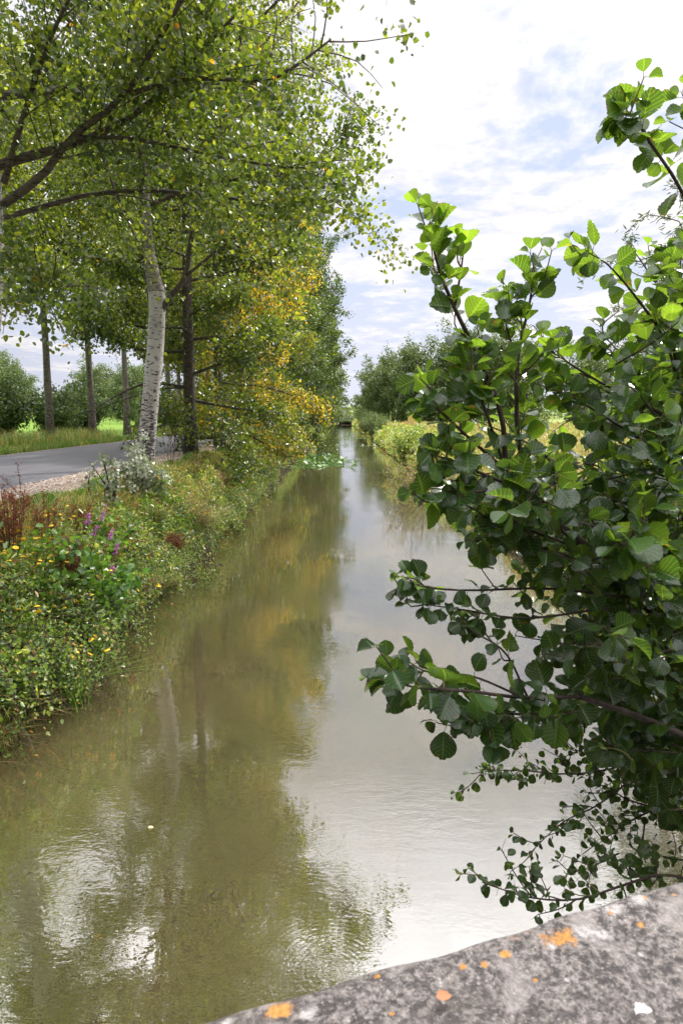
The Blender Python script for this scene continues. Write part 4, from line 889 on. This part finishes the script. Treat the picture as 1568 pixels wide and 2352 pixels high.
# deck behind the parapet
mb = MB(); m4 = lambda lx, ly, z: (pc[0] + u[0] * lx - nn[0] * ly, pc[1] + u[1] * lx - nn[1] * ly, z)
v = [m4(-5.4, -.63, 1.5), m4(6.4, -.63, 1.5), m4(6.4, -7, 1.5), m4(-5.4, -7, 1.5), m4(-5.4, -.63, .9), m4(6.4, -.63, .9), m4(6.4, -7, .9), m4(-5.4, -7, .9)]
mb.add(v, [(3, 2, 1, 0), (4, 5, 6, 7), (0, 1, 5, 4), (1, 2, 6, 5), (2, 3, 7, 6), (3, 0, 4, 7)]); mb.smooth = False
tag(mb.build('bridge_deck', M['gravel']), kind='structure')

# ------------------------------------------------------------------ the alder on the right
rng = np.random.default_rng(300)
def leaf_template(var):
    nu, nv = 30, 9; t = np.linspace(0, 1, nu); s_ = np.linspace(-1, 1, nv)
    w = .46 * np.sin(PI * np.clip(t, 0, 1) ** 1.12) ** .62; w[0] = .01; w[-1] = .10
    T, S = np.meshgrid(t, s_, indexing='ij'); Wd = np.repeat(w[:, None], nv, 1)
    ser = 1 + .05 * ((T * 15) % 1 - .5) * (np.abs(S) > .99)
    x = S * Wd * ser; y = T + .0 * S; y = y - .05 * np.abs(S) ** 2 * (T > .9) + np.where(T > .97, -.04 * (1 - np.abs(S) * 1.4), 0)
    ph = (T - .30 * np.abs(S)) * 7
    z = .045 * np.abs(np.sin(PI * ph)) * np.abs(S) ** .5 * np.sin(PI * T) ** .4
    cup, arch, twist, wave = var
    z = z + cup * np.abs(x) ** 1.2 - arch * T ** 2 + wave * np.sin(T * 9 + S * 2) * np.abs(S) * .4
    x2 = x * np.cos(twist * T) - z * np.sin(twist * T); z2 = x * np.sin(twist * T) + z * np.cos(twist * T)
    v = np.stack([x2, y, z2], -1).reshape(-1, 3); i = np.arange(nu - 1)[:, None] * nv + np.arange(nv - 1)[None]
    return v, np.stack([i, i + 1, i + nv + 1, i + nv], -1).reshape(-1, 4), np.stack([(S + 1) / 2, T], -1).reshape(-1, 2)
TPL = [leaf_template(v) for v in [(.25, .12, .1, .03), (.55, .2, -.15, .05), (-.15, .25, .2, .06), (.9, .1, .05, .03), (.1, .35, -.3, .08), (.4, -.1, .3, .05)]]
AL = {'v': [], 'f': [], 'c': [], 'uv': [], 'n': 0}
al = MB(); stems = MB(); pet = MB(); cones = []
def put_leaf(p, d, nrm, L, tone=.5, aut=0):
    v, f, uv = TPL[rng.integers(len(TPL))]
    d = d / np.linalg.norm(d); r = np.cross(d, nrm); r /= np.linalg.norm(r) + 1e-9; n_ = np.cross(r, d)
    Wd = L * rng.uniform(.95, 1.2)
    V = p + v[:, :1] * r * Wd + v[:, 1:2] * d * L + v[:, 2:] * n_ * L
    al.add(V, f, (min(max(tone + rng.normal() * .18, 0), 1), aut, rng.random()), 0, uv)
def alder_twig(line, L0=.07, step=.042, r0=.004, t0=0, up=0, tone=.5, cone=0, green=False, tips=True, dens=1):
    d_ = np.linalg.norm(np.diff(line, axis=0), axis=1).sum(); n = len(line)
    (pet if green else stems).tube(line, np.linspace(r0, max(.0016, r0 * .3), n), 6)
    k = max(2, int(d_ * (1 - t0) / step)); az = rng.uniform(0, 6.28)
    for i in range(k + (2 if tips else 0)):
        t = min(t0 + (1 - t0) * (i + .5 * rng.random()) / k, 1); p = along(line, np.array([t]))[0]
        tg = along(line, np.array([min(t + .06, 1)]))[0] - along(line, np.array([max(t - .06, 0)]))[0]; tg /= np.linalg.norm(tg) + 1e-9
        if rng.random() > dens: continue
        az += 2.3 + rng.normal() * .4; a = np.cross(tg, [0, 0, 1.]); a /= np.linalg.norm(a) + 1e-9; b = np.cross(tg, a)
        out_ = a * math.cos(az) + b * math.sin(az)
        ld = tg * rng.uniform(.35, .8) + out_ * .8 + np.array([0, 0, -.28 + up]) + rng.normal(size=3) * .15; ld /= np.linalg.norm(ld)
        sz = L0 * rng.uniform(.62, 1.22) * (1 - .25 * (t > .97)); pl = sz * .32
        pe = p + ld * pl + np.array([0, 0, .1 * pl]); pet.tube(np.array([p, (p + pe) / 2 + (0, 0, .004), pe]), [.0012, .0010, .0008], 4)
        nm = np.array([0, 0, 1.]) * rng.uniform(.4, 1.1) + rng.normal(size=3) * .45 + np.array([0, -.25, 0])
        ld2 = ld + np.array([0, 0, -.15]) + rng.normal(size=3) * .15
        put_leaf(pe, ld2, nm, sz, tone, 0)
        if cone and rng.random() < cone:
            for _ in range(rng.integers(1, 4)):
                c_ = p + rdir(1, -.5)[0] * rng.uniform(.02, .045); stems.tube([p, c_], .0008, 3); cones.append(c_)
def px(l): return np.array([D(*q) for q in l])
def side_twigs(line, n, L, L0, t0=.2, dd=None, **kw):
    for i in range(n):
        t = t0 + (1 - t0) * (i + rng.random()) / n; p = along(line, np.array([t]))[0]; tg = along(line, np.array([min(t + .08, 1)]))[0] - along(line, np.array([max(t - .08, 0)]))[0]; tg /= np.linalg.norm(tg) + 1e-9
        d = tg * .7 + rdir(1)[0] * .7 + (np.zeros(3) if dd is None else np.array(dd)); d /= np.linalg.norm(d); l_ = L * rng.uniform(.6, 1.25)
        alder_twig(curve([p, p + d * l_ * .5 + rng.normal(size=3) * .012, p + d * l_ + (0, 0, .02)], 6), L0, r0=.003, green=rng.random() < .4, **kw)
M1 = curve(px([(1760, 1680, 2.75), (1568, 1480, 2.55), (1440, 1340, 2.4), (1270, 1195, 2.3), (1160, 1080, 2.2)]), 24); stems.tube(M1, np.linspace(.030, .011, 24), 10, wob=.03)
M2 = curve(px([(1900, 1500, 3.0), (1700, 1250, 2.8), (1600, 1050, 2.7), (1560, 900, 2.6)]), 16); stems.tube(M2, np.linspace(.03, .010, 16), 8)
M3 = curve(px([(1900, 1900, 2.9), (1700, 1760, 2.6), (1500, 1660, 2.3), (1330, 1600, 2.1)]), 16); stems.tube(M3, np.linspace(.022, .009, 16), 8)
root = np.array([4.25, 3.4, .5])
for Mx, r_ in ((M1, .036), (M2, .034), (M3, .026)): stems.tube(curve([root, (root + Mx[0]) / 2 + (.15, .1, .1), Mx[0], Mx[1]], 14), np.linspace(.06, r_, 14), 10, wob=.03)
brs = [ # (points, radius, leaf size, up, tone, side twigs n, side length)
 ([(1160, 1080, 2.2), (1150, 950, 2.15), (1095, 815, 2.1), (1040, 700, 2.05), (1005, 610, 2.02), (985, 520, 2.0)], .009, .060, .55, .72, 7, .09),
 ([(1045, 700, 2.05), (1058, 620, 2.05), (1066, 560, 2.05)], .004, .055, .5, .75, 1, .06),
 ([(1270, 1195, 2.3), (1200, 1060, 2.25), (1185, 930, 2.2), (1190, 810, 2.2), (1215, 700, 2.2), (1222, 640, 2.2)], .009, .062, .55, .70, 9, .11),
 ([(1190, 850, 2.2), (1165, 760, 2.18), (1145, 690, 2.15)], .004, .056, .5, .72, 2, .07),
 ([(1160, 1080, 2.2), (1070, 1000, 2.05), (1010, 945, 1.98), (965, 915, 1.95)], .006, .068, .1, .5, 4, .10),
 ([(1185, 1120, 2.2), (1100, 1085, 2.05), (1045, 1060, 1.95), (995, 1045, 1.9)], .006, .070, .0, .38, 4, .10),
 ([(1185, 1120, 2.1), (1085, 1130, 2.0), (1030, 1128, 1.92), (990, 1140, 1.88)], .005, .070, -.1, .35, 3, .09),
 ([(1160, 1080, 2.2), (1120, 960, 2.1), (1090, 880, 2.05), (1080, 850, 2.0)], .005, .066, .2, .6, 5, .11),
 ([(1350, 1270, 2.35), (1250, 1230, 2.2), (1170, 1215, 2.1), (1100, 1235, 2.05)], .005, .062, 0, .35, 5, .12),
 ([(1440, 1372, 2.3), (1260, 1352, 2.2), (1080, 1356, 2.12), (975, 1348, 2.08), (928, 1325, 2.05)], .005, .052, -.1, .4, 4, .09),
 ([(1400, 1395, 2.2), (1210, 1420, 2.1), (1060, 1400, 2.05), (975, 1388, 2.02)], .0045, .050, -.15, .35, 3, .09),
 ([(1330, 1600, 2.1), (1200, 1602, 1.95), (1080, 1588, 1.82), (960, 1580, 1.74), (895, 1562, 1.70)], .007, .068, -.05, .42, 5, .10),
 ([(1200, 1602, 1.95), (1090, 1555, 1.9), (990, 1540, 1.85), (955, 1520, 1.82)], .004, .062, .1, .4, 2, .07),
 ([(1210, 1600, 2.0), (1160, 1500, 2.0), (1085, 1450, 2.0), (1060, 1425, 2.0)], .004, .056, .0, .35, 3, .08),
 ([(1250, 1640, 2.0), (1150, 1640, 1.9), (1060, 1640, 1.85)], .005, .072, -.25, .3, 4, .09),
 ([(1900, 860, 2.8), (1700, 700, 2.5), (1568, 445, 2.2), (1500, 340, 2.1), (1452, 268, 2.05), (1425, 262, 2.03)], .007, .062, .15, .6, 2, .07),
 ([(1490, 330, 2.1), (1468, 270, 2.1), (1460, 240, 2.1)], .003, .060, .5, .7, 0, .06),
 ([(1660, 420, 2.2), (1600, 300, 2.2), (1565, 215, 2.2)], .004, .060, .3, .6, 2, .08),
 ([(1560, 900, 2.6), (1530, 790, 2.5), (1465, 690, 2.4), (1395, 608, 2.35), (1345, 578, 2.3)], .006, .064, .25, .65, 2, .09),
 ([(1600, 1050, 2.7), (1520, 930, 2.5), (1440, 830, 2.4), (1375, 760, 2.35)], .006, .066, .25, .62, 5, .11),
 ([(1600, 1000, 2.6), (1480, 930, 2.5), (1380, 880, 2.4), (1300, 830, 2.35), (1255, 800, 2.3)], .006, .066, .3, .65, 6, .12),
 ([(1600, 1100, 2.6), (1470, 1010, 2.5), (1360, 940, 2.4), (1290, 900, 2.35)], .006, .064, .2, .6, 4, .12),
 ([(1440, 1340, 2.4), (1440, 1240, 2.3), (1450, 1160, 2.2)], .007, .066, .3, .5, 5, .13),
 ([(1560, 900, 2.6), (1545, 780, 2.5), (1550, 660, 2.4), (1530, 620, 2.4)], .007, .066, .4, .65, 7, .13),
 ([(1620, 900, 2.5), (1600, 760, 2.3), (1575, 640, 2.25)], .006, .07, .4, .6, 5, .13),
 ([(1568, 1480, 2.5), (1520, 1300, 2.2), (1480, 1200, 2.0), (1430, 1250, 1.9)], .007, .072, .25, .7, 5, .12),
 ([(1568, 1480, 2.5), (1500, 1500, 2.2), (1380, 1480, 2.1), (1260, 1480, 2.05)], .006, .062, -.05, .3, 7, .13),
 ([(1700, 1400, 2.4), (1600, 1250, 2.2), (1540, 1130, 2.1), (1520, 1040, 2.0)], .007, .072, .3, .5, 7, .13)]
for pts, r_, L0, up, tone, ns, sl in brs:
    ln = curve(px(pts), 14); stems.tube(ln[:10], np.linspace(r_, r_ * .6, 10), 6)
    alder_twig(ln, L0 * 1.1, step=.030, r0=r_, t0=.25, up=up, tone=tone, tips=True)
    if ns: side_twigs(ln, int(ns * 1.3), sl, L0 * .95, t0=.2, up=up, tone=tone, dd=(0, 0, .3 * up))
# filler sprays inside the shrub's own volume (the outline is a hand-made polygon round its mass)
poly = [(1095, 860), (1130, 800), (1170, 870), (1240, 960), (1330, 930), (1290, 860), (1400, 850), (1440, 760), (1500, 640), (1560, 600), (1800, 640), (1900, 1200), (1900, 2000), (1700, 1960), (1580, 1880), (1480, 1820), (1380, 1720), (1240, 1690), (1130, 1620), (1250, 1560), (1330, 1440), (1180, 1320), (1090, 1240), (1010, 1150), (1000, 1040), (1060, 980)]
def inside(q, poly):
    c = False; j = len(poly) - 1
    for i in range(len(poly)):
        a, b = poly[i], poly[j]
        if (a[1] > q[1]) != (b[1] > q[1]) and q[0] < (b[0] - a[0]) * (q[1] - a[1]) / (b[1] - a[1]) + a[0]: c = not c
        j = i
    return c
cnt = 0
while cnt < 690:
    x0 = 1080 + 720 * rng.random() ** .8; y0 = rng.uniform(650, 1960)
    if not inside((x0, y0), poly): continue
    hole = math.hypot((x0 - 1330) / 85, (y0 - 1000) / 55) < 1 or math.hypot((x0 - 1210) / 60, (y0 - 1470) / 45) < 1
    if y0 < 1020 and x0 < 1520 and rng.random() < .6: continue
    dep = 1.95 + rng.random() * 1.5 + max(0, (x0 - 1300) / 700); p = D(x0, y0, dep)
    d = np.array([-.6, -.35, .35]) + rng.normal(size=3) * .45; d /= np.linalg.norm(d); l_ = rng.uniform(.16, .34)
    e = p + d * l_; q = proj(e)[0]
    if hole or not inside(q, poly): continue
    alder_twig(curve([p, p + d * l_ * .5 + rng.normal(size=3) * .02, e], 7), rng.uniform(.060, .078), step=.036, r0=.0035, up=.25 if y0 < 1000 else -.05, tone=.62 if y0 < 1000 else .35, green=rng.random() < .3)
    cnt += 1
# finer low boughs with small leaves and cones
low = [([(1900, 1600, 3.5), (1568, 1720, 3.3), (1350, 1775, 3.1), (1200, 1770, 3.0), (1108, 1768, 2.95)], .007, 15),
       ([(1800, 1780, 3.4), (1568, 1690, 3.3), (1400, 1700, 3.2), (1290, 1740, 3.1)], .006, 14),
       ([(1800, 1880, 3.2), (1568, 1865, 3.1), (1450, 1840, 3.0), (1400, 1810, 3.0)], .008, 11),
       ([(1450, 1790, 3.1), (1370, 1850, 3.0), (1290, 1890, 2.95), (1215, 1960, 2.9)], .005, 7),
       ([(1520, 1850, 3.05), (1440, 1890, 3.0), (1370, 1940, 2.95)], .005, 8),
       ([(1700, 2060, 2.6), (1540, 2010, 2.5), (1440, 2030, 2.45), (1330, 2065, 2.4), (1220, 2062, 2.35), (1115, 2030, 2.3)], .007, 15),
       ([(1480, 1880, 3.0), (1475, 1960, 2.8), (1500, 2010, 2.6)], .005, 5), ([(1420, 1960, 2.8), (1370, 1985, 2.7), (1300, 2010, 2.6)], .004, 6),
       ([(1800, 1700, 3.2), (1568, 1780, 3.0), (1480, 1800, 2.9)], .008, 12), ([(1700, 1960, 2.8), (1568, 1975, 2.7), (1500, 1960, 2.7)], .005, 6)]
for pts, r_, ns in low:
    ln = curve(px(pts), 16); alder_twig(ln, .040, step=.045, r0=r_, t0=.25, up=-.05, tone=.4, cone=.25)
    side_twigs(ln, ns, .15, .040, t0=.2, up=-.05, tone=.35, cone=.3, step=.038)
ao = empty('alder_shrub', root, 0, label='large dark leaved alder reaching in from the right over the water and parapet', cat='shrub')
for mbx, nm_, mt in ((stems, 'branch', M['twig']), (al, 'foliage', M['alder']), (pet, 'leaf_stalk', M['greentwig'])):
    for v in mbx.v: v -= root.astype(np.float32)
    mbx.build(nm_, mt, ao)
cm = MB(); th = np.arange(8) * 2 * PI / 8; rings_ = [(0, -1), (.6, -.75), (.95, -.2), (.9, .3), (.55, .8), (0, 1)]
v = np.array([(r * math.cos(t), r * math.sin(t), z * 1.35) for r, z in rings_ for t in th]) * .006
i = np.arange(5)[:, None] * 8 + np.arange(8)[None]; j = np.arange(5)[:, None] * 8 + (np.arange(8)[None] + 1) % 8; cm.add(v, np.stack([i, j, j + 8, i + 8], -1).reshape(-1, 4)); cme = cm.mesh('alder_cone', [M['cone']])
pc2 = proj(np.array(cones)); keep = [c for c, q in zip(cones, pc2) if q[0] < 1568][:95]
for c in keep:
    q = bpy.data.objects.new('cone', cme); COL.objects.link(q); q.parent = ao; q.location = tuple(c - root); q.scale = (rng.uniform(.8, 1.2),) * 3; q.rotation_euler = (rng.normal() * .5, rng.normal() * .5, 0)

# ------------------------------------------------------------------ sky, sun, camera
SUN_EL, SUN_AZ = R(46), R(44)
sv = (math.sin(SUN_AZ) * math.cos(SUN_EL), math.cos(SUN_AZ) * math.cos(SUN_EL), math.sin(SUN_EL))
w = bpy.data.worlds.new('World'); sc.world = w; w.use_nodes = True; nt = w.node_tree; nt.nodes.clear(); s = N(nt)
out = nt.nodes.new('ShaderNodeOutputWorld'); bg = s.n('ShaderNodeBackground', Strength=.1)
sky = nt.nodes.new('ShaderNodeTexSky'); sky.sky_type = 'NISHITA'; sky.sun_disc = False; sky.sun_elevation = SUN_EL; sky.sun_rotation = SUN_AZ; sky.air_density = 1.2; sky.dust_density = 2.5
tc = nt.nodes.new('ShaderNodeTexCoord'); d = tc.outputs['Generated']; sx = s.n('ShaderNodeSeparateXYZ'); s.l(d, sx.inputs[0])
zz = s.math('ADD', s.math('MAXIMUM', sx.outputs[2], 0.0), .10); cx = s.math('DIVIDE', sx.outputs[0], zz); cy = s.math('DIVIDE', sx.outputs[1], zz)
cv = s.n('ShaderNodeCombineXYZ'); s.l(cx, cv.inputs[0]); s.l(cy, cv.inputs[1])
v = cv.outputs[0]
n1 = s.noise(s.mapping(v, (1.0, .8, 1), (2.3, .4, 0)), 1.9, 8, .62, .25)
n2 = s.noise(s.mapping(v, (1, 1, 1), (5, 1, 0)), 8.0, 6, .6, .3)
dens = s.math('ADD', s.math('MULTIPLY', n1, .8), s.math('MULTIPLY', n2, .2))
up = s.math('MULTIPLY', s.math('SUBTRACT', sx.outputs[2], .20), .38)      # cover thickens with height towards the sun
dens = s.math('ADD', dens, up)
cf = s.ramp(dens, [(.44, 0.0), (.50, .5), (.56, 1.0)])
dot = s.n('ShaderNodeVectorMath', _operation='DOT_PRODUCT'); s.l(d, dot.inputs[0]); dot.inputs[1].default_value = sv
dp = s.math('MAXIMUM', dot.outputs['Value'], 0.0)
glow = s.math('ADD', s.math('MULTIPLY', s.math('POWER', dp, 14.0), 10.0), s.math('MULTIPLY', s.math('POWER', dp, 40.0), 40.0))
cb = s.math('ADD', s.math('ADD', glow, 10.6), s.math('MULTIPLY', s.math('SUBTRACT', sx.outputs[2], .485, clamp=True), 125.0)); cb = s.math('MULTIPLY', cb, s.math('MULTIPLY_ADD', n2, .5, .74))  # extra brightness added to clouds above the frame, to lift the water's reflections
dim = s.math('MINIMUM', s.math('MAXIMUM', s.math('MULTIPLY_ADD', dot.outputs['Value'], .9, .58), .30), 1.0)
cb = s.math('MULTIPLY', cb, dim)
cc = s.n('ShaderNodeVectorMath', _operation='SCALE'); cc.inputs[0].default_value = (1.0, .975, .995); s.l(cb, cc.inputs['Scale'])
skc = s.mix(.85, sky.outputs[0], (6.9, 7.9, 10.6))
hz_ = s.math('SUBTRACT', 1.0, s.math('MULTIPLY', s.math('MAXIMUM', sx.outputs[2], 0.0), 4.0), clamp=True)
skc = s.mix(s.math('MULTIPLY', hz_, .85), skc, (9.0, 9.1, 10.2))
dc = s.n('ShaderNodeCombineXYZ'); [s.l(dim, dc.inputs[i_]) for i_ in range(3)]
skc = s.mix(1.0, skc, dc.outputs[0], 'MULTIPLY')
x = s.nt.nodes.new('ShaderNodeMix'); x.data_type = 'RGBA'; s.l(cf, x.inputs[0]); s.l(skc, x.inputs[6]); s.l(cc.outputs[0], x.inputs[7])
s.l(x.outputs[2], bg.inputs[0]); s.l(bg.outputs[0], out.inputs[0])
sl = bpy.data.lights.new('sun', 'SUN'); sl.energy = 5.0; sl.angle = R(.6); sl.color = (1, .95, .86)
so = bpy.data.objects.new('sun', sl); COL.objects.link(so)
from mathutils import Vector
so.rotation_euler = Vector(sv).to_track_quat('Z', 'Y').to_euler()
cam = bpy.data.cameras.new('camera'); co = bpy.data.objects.new('camera', cam); COL.objects.link(co); sc.camera = co
co.location = (0, 0, CAMZ); co.rotation_euler = (PI / 2 - PITCH, 0, 0)
cam.sensor_fit = 'VERTICAL'; cam.sensor_height = 36; cam.lens = 36 * FPX / 2352; cam.clip_start = .05; cam.clip_end = 6000
cam.dof.use_dof = True; cam.dof.focus_distance = 4.0; cam.dof.aperture_fstop = 8
sc.view_settings.view_transform = 'Standard'; sc.view_settings.look = 'None'; sc.view_settings.exposure = 0; sc.view_settings.gamma = 1
sc.cycles.max_bounces = 7; sc.cycles.diffuse_bounces = 3; sc.cycles.glossy_bounces = 3; sc.cycles.transmission_bounces = 4; sc.cycles.transparent_max_bounces = 4
sc.cycles.use_denoising = True; sc.cycles.denoiser = 'OPENIMAGEDENOISE'; sc.cycles.caustics_reflective = False; sc.cycles.caustics_refractive = False
sc.cycles.sample_clamp_indirect = 6
